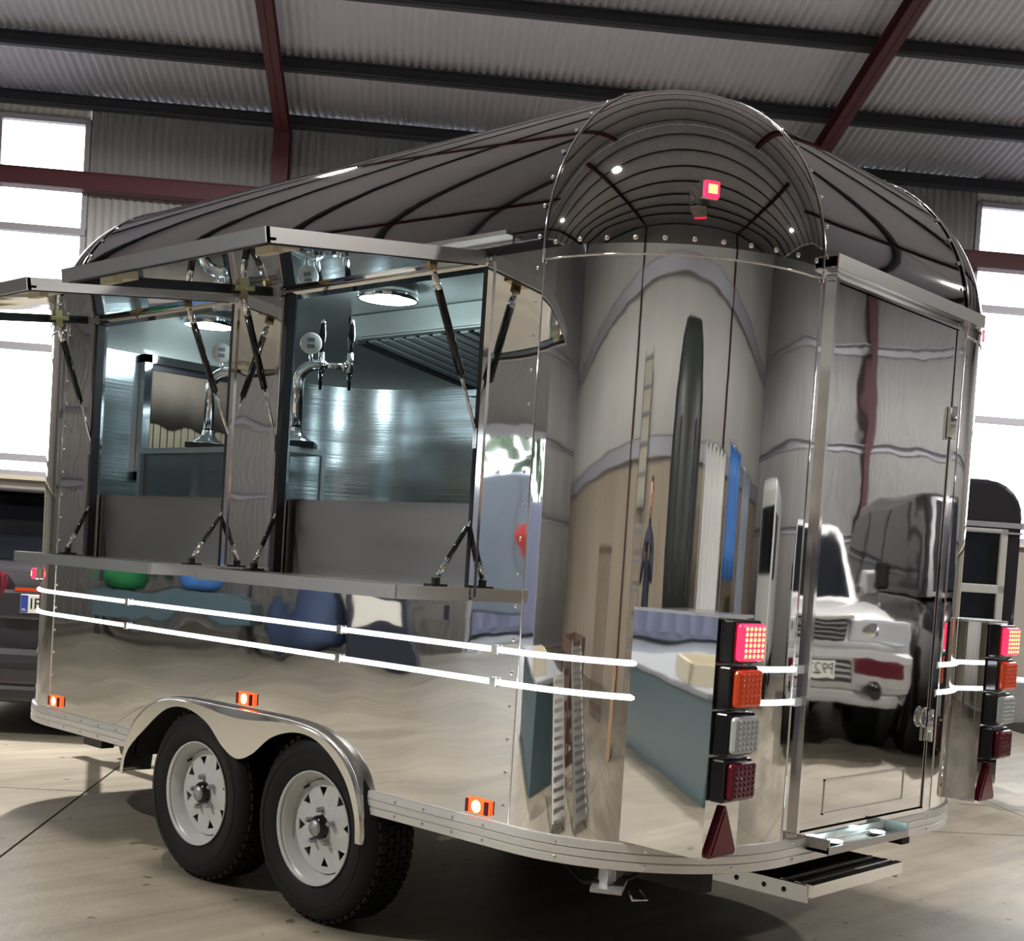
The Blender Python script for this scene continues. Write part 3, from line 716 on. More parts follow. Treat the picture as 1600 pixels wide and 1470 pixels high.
# LED strips
def led(path, z):
    t = sweep(path, [(.001, z+.009), (.008, z+.008), (.008, z-.008), (.001, z-.009)]).build('led_strip', 'led', TRL, label='glowing white LED strip around the body')
    pts = [p+nv*.0115 for p, nv in path]; q = MB(); acc = 0
    L = [0]
    for i in range(1, len(pts)): L.append(L[-1]+(pts[i]-pts[i-1]).length)
    s_ = .02; i = 1
    while s_ < L[-1]:
        while L[i] < s_: i += 1
        f = (s_-L[i-1])/max(L[i]-L[i-1], 1e-6); p = pts[i-1].lerp(pts[i], f); nv = path[i-1][1].lerp(path[i][1], f); tg = Vector((-nv.y, nv.x, 0))
        Mx = Matrix(((tg.x, nv.x, 0, p.x), (tg.y, nv.y, 0, p.y), (0, 0, 1, z), (0, 0, 0, 1)))
        q.box((-.0065, -.003, -.004), (.0065, .0005, .004), Mx); s_ += .021
    q.build('led_diodes', 'led_dot', t, kind='stuff')
    return t
for z in (1.005, .909):
    led(loop(0, [('p', (.572, 0, 0, -1))])+loop(0, [('c', 'rear_left')])[::-1]+loop(0, [('p', (0, 1.0, -1, 0)), ('p', (0, 2.0, -1, 0)), ('p', (0, 3.0, -1, 0))])+loop(0, [('c', 'front_left')])[::-1], z)
    led(loop(0, [('p', (1.50, 0, 0, -1))])+loop(0, [('c', 'rear_right')]), z)
    for x0, x1 in ((.572, .612), (1.475, 1.50)): MB().box((x0, -.012, z-.012), (x1, 0, z+.012)).build('led_end_cap', 'led_tube', TRL)
    for y in (.66, 1.38, 2.72): MB().box((-.0125, y-.012, z-.014), (-.001, y+.012, z+.014)).build('led_clip', 'led_tube', TRL)
# side markers
def marker(y, z):
    b = MB().box((-.012, y-.048, z-.024), (0, y+.048, z+.024)).build('side_marker', 'orange_on', TRL, bevel=.006, label='lit orange side marker lamp')
    MB().lathe([(.0005, -.016), (.012, -.0145), (.019, -.012)], 14, Matrix.Translation((0, y+.004, z)) @ Matrix.Rotation(PI/2, 4, 'Y')).build('bulb', 'orange_core', b)
    for ya, yb in ((y-.046, y-.032), (y+.036, y+.046)): MB().box((-.016, ya, z-.020), (-.010, yb, z+.020)).build('lens_end', 'red_off', b)
marker(3.268, .537); marker(1.885, .712); marker(.69, .532)
# red clearance lamps on the corner caps and front
def clearance(c, d, w=.045):
    d = Vector(d).normalized(); sd = Vector((-d.y, d.x, 0)); up = Vector((0, 0, 1))
    Mx = Matrix(((d.x, sd.x, 0, c[0]), (d.y, sd.y, 0, c[1]), (0, 0, 1, c[2]), (0, 0, 0, 1)))
    b = MB().box((-.04, -w*.55, -.025), (.03, w*.55, .025), Mx).build('clearance_lamp', 'chrome', TRL, bevel=.004)
    l = MB().box((.03, -w*.5, -.023), (.045, w*.5, .023), Mx).build('lens', 'red_on', b, bevel=.004)
    MB().box((.0455, -w*.3, -.012), (.0475, w*.3, .012), Mx).build('bulb', 'red_core', l)
clearance((.155, .135, 2.305), (-.45, -.9, 0)); clearance((2.02, .20, 2.235), (.75, -.65, 0)); clearance((.055, LG-.34, 1.075), (-.9, .2, 0), .014)
# rear door
DX0, DX1, DZ0, DZ1 = .652, 1.447, .520, 2.142
q = MB(); q.box((.625, -.018, .505), (.641, .010, 2.165)).box((1.452, -.016, .505), (1.478, .010, 2.165)).box((.617, -.014, 2.146), (1.478, .010, 2.165)).box((.617, -.014, .499), (1.478, .010, .514)).build('door_frame', 'chrome', TRL)
door = MB().box((DX0, -.010, DZ0), (DX1, .03, DZ1)).build('door', 'mirror_door', TRL)
q = MB(); a, b, c, d = .78, 1.305, .555, .665
q.box((a, -.014, d-.006), (b, -.009, d)).box((a, -.013, c), (a+.005, -.009, d)).box((b-.005, -.013, c), (b, -.009, d)).box((a, -.016, c), (b, -.009, c+.006)).build('vent_flap_edge', 'alu_bright', door)
MB().lathe([(.0005, -.020), (.03, -.018), (.036, -.010), (.036, -.006)], 20, Matrix.Translation((1.405, -.004, .83)) @ Matrix.Rotation(-PI/2, 4, 'X') @ Matrix.Rotation(PI, 4, 'X')).build('door_latch', 'chrome', door)
q = MB(); q.lathe([(.030, -.004), (.036, 0), (.030, .004)], 20, Matrix.Translation((1.405, -.020, .83)) @ Matrix.Rotation(PI/2, 4, 'X')).box((1.40, -.03, .80), (1.41, -.012, .86)).build('latch_ring', 'chrome', door)
for z in (1.83, .80):
    MB().box((1.425, -.022, z-.05), (1.475, -.012, z+.05)).tube([(1.450, -.025, z-.055), (1.450, -.025, z+.055)], .008, 8).build('door_hinge', 'chrome', door)
# tail light columns
def lampcol(x0, x1, near):
    ya, yb = -.04, .24
    body = MB().box((x0, ya, .505), (x1, yb, 1.158)).build('tail_light_column', 'mirror_hatch', TRL)
    MB().box((x0-.003, ya-.003, 1.155), (x1+.003, yb, 1.164)).build('column_lid', 'alu_bright', body)
    w = x1-x0
    lx0, lx1 = x0+.012, x0+.012+.132
    for i, (mt, mc) in enumerate((('red_on', 'red_core'), ('amber_off', None), ('clear_lens', None), ('red_off', None))):
        zc = 1.093-.124*i
        h = MB().box((lx0, ya-.045, zc-.058), (lx1, ya, zc+.058)).build('lamp_housing', 'black_gloss', body, bevel=.006)
        l = MB().box((lx0+.008, ya-.068, zc-.050), (lx1-.008, ya-.044, zc+.050)).build('lamp_lens', mt, h, bevel=.010)
        q = MB()
        for r_ in range(6):
            for c_ in range(5):
                xx, zz = lx0+.026+c_*.020, zc-.036+r_*.0145
                q.lathe([(.0005, -.0035), (.0045, -.0025), (.006, 0)], 6, Matrix.Translation((xx, ya-.068, zz)) @ Matrix.Rotation(-PI/2, 4, 'X') @ Matrix.Translation((0, 0, 0)))
        q.build('lens_dots', M[mc] if mc else M[mt], h, kind='stuff')
    q = MB(); MT = Matrix.Translation((0, 0, 0)) @ Matrix(((1, 0, 0, (lx0+lx1)/2), (0, 0, -1, ya), (0, 1, 0, .508), (0, 0, 0, 1)))
    tri = [(-.066, .010), (-.058, .0), (.058, .0), (.066, .010), (.006, .138), (-.006, .138)]
    q.prism(tri, 0, .012, MT).build('triangle_reflector', 'red_off', body, bevel=.002, label='dark red triangular reflector')
    tri2 = [(-.052, .008), (.052, .008), (0, .122)]
    MB().prism(tri2, .012, .0145, MT).build('reflector_face', 'red_off', body)
lampcol(.105, .268, True); lampcol(1.815, 1.985, False)
# lit ledge under the door
lg = MB().box((.70, -.085, .458), (1.21, -.012, .468)).box((.70, -.088, .455), (1.21, -.080, .478)).box((.70, -.085, .458), (.708, -.01, .50)).box((1.20, -.085, .458), (1.21, -.01, .50)).build('plate_light_ledge', 'alu_dull', TRL)
for x in (.80, 1.07):
    MB().lathe([(.0005, .012), (.028, .010), (.034, 0)], 16, Matrix.Translation((x, -.05, .468))).build('plate_light', 'black_plastic', lg)
    MB().disc((x, -.05, .4815), .024, 16).build('lamp_face', 'plate_lamp', lg)
# pull-out step
st = MB().box((.70, -.02, .343), (1.27, .34, .352)).build('entry_step', 'black_rubber', TRL)
q = MB(); q.box((.695, -.045, .318), (1.275, -.020, .356)).box((.70, .0, .349), (1.27, .02, .356)).box((.70, .06, .349), (1.27, .07, .356)).build('step_nosing', 'alu_bright', st)
for x in (.690, 1.272): MB().box((x, -.03, .30), (x+.008, .42, .352)).bar((x+.004, .40, .33), (x+.004, .52, .42), .008, .05).build('step_arm', 'alu', st)
q = MB()
for y in (.05, .12, .22, .30): q.dome((.689, y, .326), (-1, 0, 0), .009, .6)
q.build('step_bolts', 'black_plastic', st, kind='stuff')
# corner steady, cable, front jack
js = MB().bar((.10, .27, .40), (.40, .45, .36), .05, .03).bar((.06, .24, .365), (.16, .30, .375), .09, .012).bar((.1, .27, .42), (.1, .27, .36), .03, .03).build('corner_steady', 'galv', TRL)
MB().tube([(.45, .50, .41), (.30, .60, .34), (.22, .45, .325), (.20, .28, .37), (.22, .22, .41)], .007, 8).build('cable', 'black_rubber', TRL)
MB().tube([(.14, .22, .36), (.12, .19, .343), (.16, .17, .343), (.18, .21, .36)], .004, 6).build('steady_ring', 'chrome', js)
MB().box((.10, 3.05, .355), (.16, 3.20, .415)).bar((.13, 2.75, .40), (.13, 3.3, .405), .03, .02).build('plug_socket', 'black_plastic', TRL)
MB().bar((WD/2, LG-.1, .40), (WD/2, LG+.95, .40), .07, .08).bar((.5, LG-.2, .40), (WD/2-.02, LG+.75, .40), .06, .07).bar((WD-.5, LG-.2, .40), (WD/2+.02, LG+.75, .40), .06, .07).build('tow_bar', 'galv', TRL)
MB().tube([(WD/2+.12, LG+.7, .62), (WD/2+.12, LG+.7, .12)], .028, 12).lathe([(.0005, -.03), (.08, -.03), (.085, 0), (.08, .03), (.0005, .03)], 16, Matrix.Translation((WD/2+.12, LG+.7, .087)) @ Matrix.Rotation(PI/2, 4, 'Y')).build('jockey_wheel', 'black_plastic', TRL)

# ------------------------------------------------------------------ things inside the trailer
wt = root('counter', 'brushed steel counter with a high front apron inside the serving hatches', 'counter', (.5, 1.95, .49), 0, None, True)
MB().box((.062, .62, 1.425), (.62, 3.28, 1.437)).build('worktop', 'brushed', wt)
MB().box((.060, .60, 1.10), (.072, 1.93, 1.437)).build('apron_panel', 'brushed_grey', wt); MB().box((.060, 1.94, 1.10), (.072, 3.30, 1.437)).build('apron_panel', 'brushed_grey', wt)
for y in (.64, 3.26): MB().box((.08, y-.02, .492), (.12, y+.02, 1.425)).box((.56, y-.02, .492), (.60, y+.02, 1.425)).build('leg', 'alu', wt)
sf = root('raised_shelf', 'raised steel shelf carrying two beer taps on the counter', 'shelf', (.50, 2.8, 1.437), 0, None, True)
MB().box((.40, 2.27, 1.648), (.60, 3.38, 1.672)).build('shelf_top', 'frame_light', sf)
for a, b in (((.396, 2.44, 1.437), (.415, 2.465, 1.648)), ((.396, 3.355, 1.437), (.60, 3.38, 1.648)), ((.396, 2.27, 1.437), (.415, 3.355, 1.456)), ((.58, 2.27, 1.437), (.60, 2.285, 1.648))): MB().box(a, b).build('shelf_frame', 'frame_light', sf)
MB().box((.415, 2.272, 1.456), (.422, 3.354, 1.648)).build('front_board', 'brushed_grey', sf)
def beer_tower(x, y, z, ang, label):
    r = root('beer_tower', label, 'beer tap', (x, y, z), ang, 'chrome beer towers on the raised shelf')
    MB().box((-.085, -.085, 0), (.085, .085, .026)).build('drip_base', 'black_rubber', r, bevel=.004)
    MB().lathe([(.070, .026), (.068, .032), (.045, .044), (.030, .062), (.0245, .085)], 28).build('base_flange', 'chrome', r)
    pts = [(0, 0, .07), (0, 0, .27)]+[(.075*(1-math.cos(a)), 0, .27+.075*math.sin(a)) for a in np.linspace(.15, PI/2, 8)]+[(.10, 0, .345)]
    MB().tube(pts, .0225, 18).build('column', 'chrome', r)
    MB().tube([(.09, 0, .345), (.195, 0, .345)], .013, 14).build('tap_arm', 'chrome', r)
    for xx in (.098, .178): MB().tube([(xx, 0, .345), (xx+.009, 0, .345)], .021, 14).build('arm_collar', 'chrome', r)
    for xx, yy in ((.085, .035), (.205, 0)):
        t = MB().tube([(xx, yy, .32), (xx, yy, .40)], .014, 12).build('tap', 'chrome', r)
        MB().tube([(xx, yy, .32), (xx, yy+.002, .29), (xx, yy, .25)], [.010, .009, .006], 10).build('spout', 'black_gloss', t)
        MB().lathe([(.0005, .40), (.009, .40), (.011, .42), (.016, .47), (.012, .515), (.009, .522), (.0005, .523)], 14, Matrix.Translation((xx, yy, 0))).build('tap_handle', 'black_gloss', t)
        MB().lathe([(.010, .522), (.0085, .532), (.0005, .538)], 12, Matrix.Translation((xx, yy, 0))).build('handle_tip', 'chrome', t)
    md = MB().lathe([(.0005, -.006), (.040, -.006), (.044, 0), (.040, .008), (.0005, .008)], 28, Matrix.Translation((.045, -.035, .425)) @ Matrix.Rotation(PI/2, 4, 'X')).build('medallion', 'white', r, label='round white medallion with two dark marks')
    for zz in (.438, .412): MB().box((.030, -.0445, zz-.008), (.060, -.0425, zz+.008)).build('medallion_mark', 'grey_plastic', md)
    MB().tube([(.045, -.035, .39), (.05, 0, .335)], .008, 8).build('medallion_stem', 'chrome', r)
    return r
beer_tower(.50, 2.35, 1.672, -.75, 'chrome beer tower with two black-handled taps, seen through the right serving hatch')
beer_tower(.50, 2.98, 1.672, -.75, 'chrome beer tower beside the framed mirror pane, seen through the left serving hatch')
hd = root('extractor_hood', 'stainless extractor hood with slanted baffle filters inside the right hatch', 'hood', (1.65, 1.9, 2.1), 0, None, True)
HX0, HX1, HY0, HY1 = 1.16, 2.02, .72, 2.86
MB().box((HX0, HY0, 2.262), (HX0+.012, HY1, 2.365)).box((HX0, HY0, 2.255), (HX0+.05, HY1, 2.265)).build('front_lip', 'satin', hd)
for y in (HY0, HY1-.012): MB().add([(HX0, y, 2.258), (HX1, y, 2.13), (HX1, y, 2.30), (HX0, y, 2.365), (HX0, y+.012, 2.258), (HX1, y+.012, 2.13), (HX1, y+.012, 2.30), (HX0, y+.012, 2.365)], [(0, 1, 2, 3), (7, 6, 5, 4), (0, 4, 5, 1), (1, 5, 6, 2), (2, 6, 7, 3), (3, 7, 4, 0)]).build('side_panel', 'satin', hd)
for y in (HY1-.04, HY0+.04): MB().bar((HX0+.05, y, 2.25), (HX1-.02, y, 2.135), .06, .014).build('filter_frame', 'black_plastic', hd)
MB().add([(HX0+.04, HY0+.02, 2.275), (HX1, HY0+.02, 2.15), (HX1, HY1-.02, 2.15), (HX0+.04, HY1-.02, 2.275)], [(0, 1, 2, 3)]).build('filter_back', 'dark', hd)
y = HY0+.10
while y < HY1-.09:
    MB().bar((HX0+.06, y, 2.255), (HX1-.03, y, 2.138), .050, .010).build('baffle', 'frame_light', hd); y += .088
MB().box((HX1-.07, HY0, 2.10), (HX1, HY1, 2.132)).build('grease_channel', 'brushed', hd)

# ------------------------------------------------------------------ cars
def car_wheel(parent, x, y, r, w, rimmat='alu'):
    s_ = 1 if y > 0 else -1
    MX = Matrix.Translation((x, y, r)) @ Matrix.Rotation(-s_*PI/2, 4, 'X')
    t = MB().lathe([(r*.62, w*.5), (r*.80, w*.55), (r*.95, w*.5), (r, w*.36), (r, -w*.36), (r*.95, -w*.5), (r*.62, -w*.5)], 40, MX).build('wheel', 'tyre', parent)
    q = MB()
    for row in range(4):
        for k in range(36):
            a = 2*PI*(k+.5*(row % 2))/36; q.box((-r*.035, -w*.075, 0), (r*.035, w*.075, .008), MX @ Matrix.Rotation(a, 4, 'Z') @ Matrix.Translation((r-.001, 0, -w*.33+row*w*.22)) @ Matrix.Rotation(PI/2, 4, 'Y') @ Matrix.Rotation(PI/2, 4, 'Z'))
    q.build('tread_blocks', 'tyre', t, kind='stuff')
    q = MB(); q.lathe([(r*.63, w*.47), (r*.60, w*.50), (r*.57, w*.36), (r*.2, w*.30)], 32, MX)
    q.build('rim', rimmat, t)
    q = MB()
    for k in range(5): q.box((r*.12, -r*.06, w*.30), (r*.58, r*.06, w*.40), MX @ Matrix.Rotation(2*PI*k/5, 4, 'Z'))
    q.lathe([(r*.16, w*.42), (.0005, w*.44)], 16, MX).build('rim_spokes', rimmat, t)
def car_body(r, st, cab, mt, glass='glass_dark', wheels=(), rw=.35, ww=.24):
    """st: stations (x, z0, zb, hw0, hwb); cab: (x0 base front, x1 top front, x2 top rear, x3 base rear, zbelt, zroof, hw belt, hw roof)"""
    rows = []
    for x, z0, zs, zb, hw0, hwb in st:
        pts = [(-hw0*.97, z0), (-hw0, z0+.06), (-hw0*1.0, zs), (-hwb, zb-.05), (-hwb+.06, zb), (-hwb*.5, zb+.012), (0, zb+.018)]
        full = pts+[(-a, b) for a, b in pts[::-1][1:]]
        rows.append([(x, -a, b) for a, b in full])
    q = MB().grid(rows)
    for rr, rev in ((rows[0], False), (rows[-1], True)):
        o = len(q.v); q.v += [Vector(p) for p in rr]; f = list(range(o, o+len(rr))); q.f.append(f[::-1] if rev else f); q.sm.append(False)
    body = q.build('body', mt, r, fix=True)
    x0, x1, x2, x3, zb, zr, hb, hr = cab
    cv = [(x0, -hb, zb), (x0, hb, zb), (x3, hb, zb), (x3, -hb, zb), (x1, -hr, zr), (x1, hr, zr), (x2, hr, zr), (x2, -hr, zr)]
    xm = (x1+x2)/2
    cv += [(xm, -hr, zr+.03), (xm, hr, zr+.03)]
    q = MB().add(cv, [(0, 1, 5, 4), (1, 2, 6, 9, 5), (2, 3, 7, 6), (3, 0, 4, 8, 7), (4, 5, 9, 8), (8, 9, 6, 7)])
    cabin = q.build('cabin', mt, r, bevel=.05, fix=True)
    V = [Vector(p) for p in cv]
    def pane(a, b, c, d, u0, u1, w0, w1, nm):
        def P(u, w): return (a.lerp(b, u)).lerp(d.lerp(c, u), w)
        n_ = (b-a).cross(d-a).normalized()
        vs = [P(u0, w0), P(u1, w0), P(u1, w1), P(u0, w1)]
        ctr = (V[0]+V[6])/2
        if n_.dot(vs[0]-ctr) < 0: n_ = -n_
        MB().add([v+n_*.008 for v in vs]+[v-n_*.02 for v in vs], [(0, 1, 2, 3), (7, 6, 5, 4), (0, 4, 5, 1), (1, 5, 6, 2), (2, 6, 7, 3), (3, 7, 4, 0)]).build(nm, glass, r)
    pane(V[0], V[1], V[5], V[4], .06, .94, .06, .92, 'windscreen')
    pane(V[2], V[3], V[7], V[6], .06, .94, .10, .90, 'rear_window')
    for a, b, c, d in ((V[1], V[2], V[6], V[5]), (V[0], V[3], V[7], V[4])):
        for u0, u1 in ((.07, .36), (.39, .66), (.69, .94)): pane(a, b, c, d, u0, u1, .08, .90, 'side_window')
    for x in wheels:
        for s_ in (-1, 1):
            MXa = Matrix.Translation((x, s_*(st[len(st)//2][4]-.12), rw)) @ Matrix.Rotation(-s_*PI/2, 4, 'X')
            MB().lathe([(rw*1.20, .128), (rw*1.20, .0), (0.001, .0)], 30, MXa).disc((0, 0, .127), rw*1.19, 30, MXa).build('wheel_arch', 'dark', r)
            car_wheel(r, x, s_*(st[len(st)//2][4]-.06), rw, ww)
    return body
# grey hatchback at the left, its tail to us
p = sh(-2.0, 8.18)
car = root('car', 'dark grey hatchback with a white number plate parked behind the trailer front', 'car', (p.x, p.y, 0), ROTS+PI/2)   # +x local = away from us
st = [(0.06, .26, .60, .78, .80, .82), (0.02, .26, .62, .98, .86, .84), (.14, .22, .62, 1.05, .91, .88), (.9, .2, .62, 1.05, .92, .90), (2.3, .2, .62, 1.02, .92, .90), (3.2, .2, .62, .98, .92, .88), (3.9, .22, .6, .88, .88, .82), (4.25, .26, .56, .74, .78, .72)]
car_body(car, st, (3.1, 2.3, .50, .16, 1.03, 1.50, .84, .66), 'car_grey', wheels=(.78, 3.36), rw=.33, ww=.22)
MB().box((-.06, -.88, .30), (.14, .88, .56)).build('rear_bumper', 'car_grey', car, bevel=.05)
MB().box((-.075, -.80, .22), (.06, .80, .33)).build('bumper_trim', 'black_plastic', car, bevel=.03)
MB().box((-.075, -.70, .435), (-.04, .70, .455)).build('bumper_groove', 'black_plastic', car)
MB().box((.30, -.60, 1.50), (.62, .60, 1.525)).build('roof_spoiler', 'car_grey', car, bevel=.012)
MB().box((-.03, -.42, .72), (.02, .42, .90)).build('plate_recess', 'car_grey', car, bevel=.02)
MB().box((-.03, -.30, .895), (.0, .30, .915)).build('plate_lamp', 'amber_off', car)
for s_ in (1, -1):
    l = MB().box((-.035, s_*.36, .86), (.10, s_*.86, 1.0)).build('tail_lamp', 'red_off', car, bevel=.02); MB().box((-.040, s_*.44, .90), (-.02, s_*.60, .95)).build('reverse_lens', 'clear_lens', l)
pl = MB().box((-.045, -.26, .765), (-.028, .26, .877)).build('number_plate', 'plate_white', car, bevel=.004)
MB().box((-.0475, .215, .768), (-.044, .257, .874)).build('plate_band', 'plate_blue', pl)
def txt_local(name, body, size, mt, parent, loc, rot):
    return text(name, body, size, mt, parent, loc, rot)
txt_local('plate_text', 'IF', .095, 'ink', pl, (-.0465, .172, .820), (PI/2, 0, -PI/2))
txt_local('plate_country', 'IRL', .020, 'plate_white', pl, (-.0485, .236, .785), (PI/2, 0, -PI/2))
# black catering trailer at the right
p = sh(2.85, 8.5)
bt = root('catering_trailer', 'black trailer with a white-framed two-pane window, behind the right tail lamps', 'trailer', (p.x, p.y, 0), ROTS)
HW, LB = 1.31, 3.6
prof2 = [(-HW, .55), (-HW, 1.75)]+[(-HW+.25*(1-math.cos(a)), 1.77+.25*math.sin(a)) for a in np.linspace(0, PI/2, 7)]+[(HW-.25*(1-math.cos(a)), 1.77+.25*math.sin(a)) for a in np.linspace(PI/2, 0, 7)]+[(HW, 1.75), (HW, .55)]
MXP = Matrix(((1, 0, 0, 0), (0, 0, -1, LB), (0, 1, 0, 0), (0, 0, 0, 1)))
MB().prism(prof2, 0, LB, MXP).build('body', 'trailer_black', bt, bevel=.03)
MB().box((-HW+.02, -.03, 1.70), (HW-.01, .0, 1.735)).box((-HW+.02, -.035, 1.66), (HW-.01, 0, 1.672)).build('rain_gutter', 'grey_plastic', bt)
MB().box((-HW-.01, -.012, .55), (HW+.01, .0, .60)).build('sill_rail', 'alu', bt)
fx0, fx1 = -.2, 1.20
fr = MB().box((fx0, -.03, 1.03), (fx1, .0, 1.085)).box((fx0, -.03, 1.255), (fx1, 0, 1.315)).box((fx0, -.03, 1.66), (fx1, 0, 1.69)).box((fx0, -.03, 1.03), (fx0+.05, 0, 1.69)).box((fx1-.05, -.03, 1.03), (fx1, 0, 1.69)).build('window_frame', 'window_wht', bt, bevel=.006)
MB().box((fx0+.05, -.012, 1.085), (fx1-.05, -.002, 1.255)).build('pane', 'glass_dark', fr); MB().box((fx0+.05, -.012, 1.315), (fx1-.05, -.002, 1.66)).build('pane', 'glass_dark', fr)
MB().box((1.02, -.045, 1.06), (1.08, -.028, 1.08)).build('window_catch', 'window_wht', fr)
q = MB()
tb = MB().box((.85, -.62, .46), (1.55, -.22, .72)).build('tool_box', 'galv', bt, bevel=.01)
for i in range(14):
    for j in range(5): q.bar((.87+i*.049, -.624, .485+j*.05), (.895+i*.049, -.624, .505+j*.05), .004, .006)
q.build('chequer_ribs', 'alu', tb, kind='stuff')
MB().bar((1.2, .2, .42), (1.2, -1.2, .42), .08, .08).build('tow_bar', 'galv', bt)
MB().tube([(1.32, -1.05, .75), (1.32, -1.05, .14)], .03, 12).lathe([(.0005, -.03), (.09, -.03), (.10, 0), (.09, .03), (.0005, .03)], 18, Matrix.Translation((1.32, -1.05, .10)) @ Matrix.Rotation(PI/2, 4, 'Y')).build('jockey_wheel', 'black_plastic', bt)
for x in (-1.18, 1.18):
    car_wheel(bt, 0, 0, .01, .01) if False else None
    MXw = Matrix.Translation((x, 1.9, .31)) @ Matrix.Rotation(PI/2, 4, 'Y')
    MB().lathe([(.19, .1), (.28, .11), (.31, .07), (.31, -.07), (.28, -.11), (.19, -.1), (.02, -.08)], 30, MXw).build('wheel', 'tyre', bt)
MB().box((-1.1, 1.3, .32), (1.1, 2.6, .55)).build('chassis', 'dark', bt)
# white off-roader facing the trailer door (seen in its reflection)
p = sh(6.75, 4.85)
suv = root('car', 'white off-road car facing the trailer door, seen mirrored in the door', 'car', (p.x, p.y, 0), ROTS); suv.scale = (1, .86, 1)     # +x local = away from the trailer (its rear), front at x=0
st = [(0.0, .46, .66, .78, .80, .80), (.05, .42, .70, .98, .90, .88), (.35, .40, .72, 1.06, .93, .90), (1.25, .38, .72, 1.12, .94, .91), (2.5, .36, .72, 1.14, .94, .92), (4.0, .38, .72, 1.14, .94, .92), (4.6, .42, .72, 1.10, .93, .90)]
car_body(suv, st, (1.30, 1.95, 4.2, 4.5, 1.12, 1.78, .88, .70), 'suv_white', wheels=(.95, 3.6), rw=.38, ww=.27)
MB().box((-.10, -.92, .50), (.18, .92, .78)).build('front_bumper', 'suv_white', suv, bevel=.06)
MB().box((-.06, -.80, .40), (.2, .80, .52)).build('bumper_lip', 'suv_white', suv, bevel=.04)
g = MB().box((-.02, -.42, .83), (.06, .42, 1.0)).build('grille', 'black_plastic', suv, bevel=.03)
for z in (.86, .90, .94, .975): MB().box((-.030, -.40, z-.006), (-.015, .40, z+.006)).build('grille_bar', 'grey_plastic', g)
MB().tube([(-.035, .06*math.cos(a), .915+.045*math.sin(a)) for a in np.linspace(0, 2*PI, 20)], .006, 6).build('badge', 'chrome', g)
MB().box((-.035, -.48, 1.0), (.10, .48, 1.03)).build('bonnet_lip', 'suv_white', suv, bevel=.012)
for s_ in (-1, 1):
    a, b = sorted((s_*.46, s_*.86))
    hl = MB().box((-.01, a, .82), (.14, b, 1.0)).build('headlamp', 'headlamp', suv, bevel=.025)
    MB().lathe([(.06, 0), (.03, .02), (.0005, .028)], 18, Matrix.Translation((-.012, (a+b)/2-.05, .91)) @ Matrix.Rotation(-PI/2, 4, 'Y')).build('bulb_reflector', 'chrome', hl)
    a, b = sorted((s_*.50, s_*.80)); MB().box((-.112, a, .62), (-.09, b, .72)).build('indicator', 'red_off', suv, bevel=.012)
    MB().lathe([(.065, 0), (.05, .012), (.0005, .016)], 18, Matrix.Translation((-.095, s_*.60, .53)) @ Matrix.Rotation(-PI/2, 4, 'Y')).build('fog_lamp', 'black_gloss', suv)
    MB().box((1.55, s_*1.02-.09, 1.16), (1.64, s_*1.02+.09, 1.40)).build('door_mirror', 'suv_white' if s_ > 0 else 'black_plastic', suv, bevel=.03)
    MB().bar((1.6, s_*.86, 1.2), (1.6, s_*.98, 1.22), .05, .05).build('mirror_arm', 'black_plastic', suv)
pl = MB().box((-.125, -.26, .575), (-.10, .26, .69)).build('number_plate', 'plate_white', suv)
text('plate_text', 'P927', .105, 'ink', pl, (-.127, .245, .632), (PI/2, 0, -PI/2), align='LEFT')
lgr = MB().box((-.108, -.48, .56), (-.09, .48, .70)).build('lower_grille', 'black_plastic', suv)
for z in (.595, .63, .665): MB().box((-.114, -.47, z-.008), (-.106, .47, z+.008)).build('grille_bar', 'suv_white', lgr)
# black van beside it
p = sh(6.5, 6.75)
van = root('van', 'black van beside the white off-road car, seen mirrored in the door', 'van', (p.x, p.y, 0), ROTS+.06)
st = [(0.0, .40, .66, .78, .80, .80), (.06, .34, .70, .98, .92, .88), (.35, .30, .72, 1.10, .97, .92), (1.2, .28, .72, 1.20, .98, .95), (3.0, .28, .72, 1.22, .98, .96), (4.8, .3, .72, 1.22, .98, .96)]
car_body(van, st, (.85, 1.75, 4.7, 4.85, 1.20, 2.05, .93, .80), 'car_black', wheels=(.95, 3.9), rw=.34, ww=.23)
MB().box((-.08, -.92, .36), (.15, .92, .66)).build('front_bumper', 'car_black', van, bevel=.06)
for s_ in (-1, 1):
    a, b = sorted((s_*.52, s_*.88)); MB().box((-.015, a, .82), (.16, b, .98)).build('headlamp', 'headlamp', van, bevel=.03)
    MB().box((1.35, s_*1.1-.09, 1.22), (1.45, s_*1.1+.09, 1.48)).build('door_mirror', 'car_black', van, bevel=.03)
    MB().box((1.9, s_*.965-.012, 1.06), (2.1, s_*.965+.012, 1.09)).build('door_handle', 'chrome', van)
# white van in the open door, daylit
p = sh(S0-1.6, 4.05)
wv = root('van', 'white van parked outside the open shed door, mirrored in the trailer side', 'van', (p.x, p.y, 0), ROTS+PI/2+PI/2)
MB().box((0, -1.2, .45), (3.8, 1.2, 2.45)).build('box_body', 'van_white', wv, bevel=.05)
MB().box((-.02, -1.12, .5), (0, -.01, 2.4)).build('rear_door', 'van_white', wv); MB().box((-.02, .01, .5), (0, 1.12, 2.4)).build('rear_door', 'van_white', wv)
MB().lathe([(.0005, .01), (.30, .008), (.32, 0)], 24, Matrix.Translation((-.02, .3, 1.6)) @ Matrix.Rotation(-PI/2, 4, 'Y')).build('emblem', 'red', wv)
for x in (.9, 3.0):
    for y in (-1.0, 1.0): MB().lathe([(.2, .1), (.33, .1), (.36, .06), (.36, -.06), (.33, -.1), (.2, -.1)], 24, Matrix.Translation((x, y, .05)) @ Matrix.Rotation(PI/2, 4, 'X')).build('wheel', 'tyre', wv)

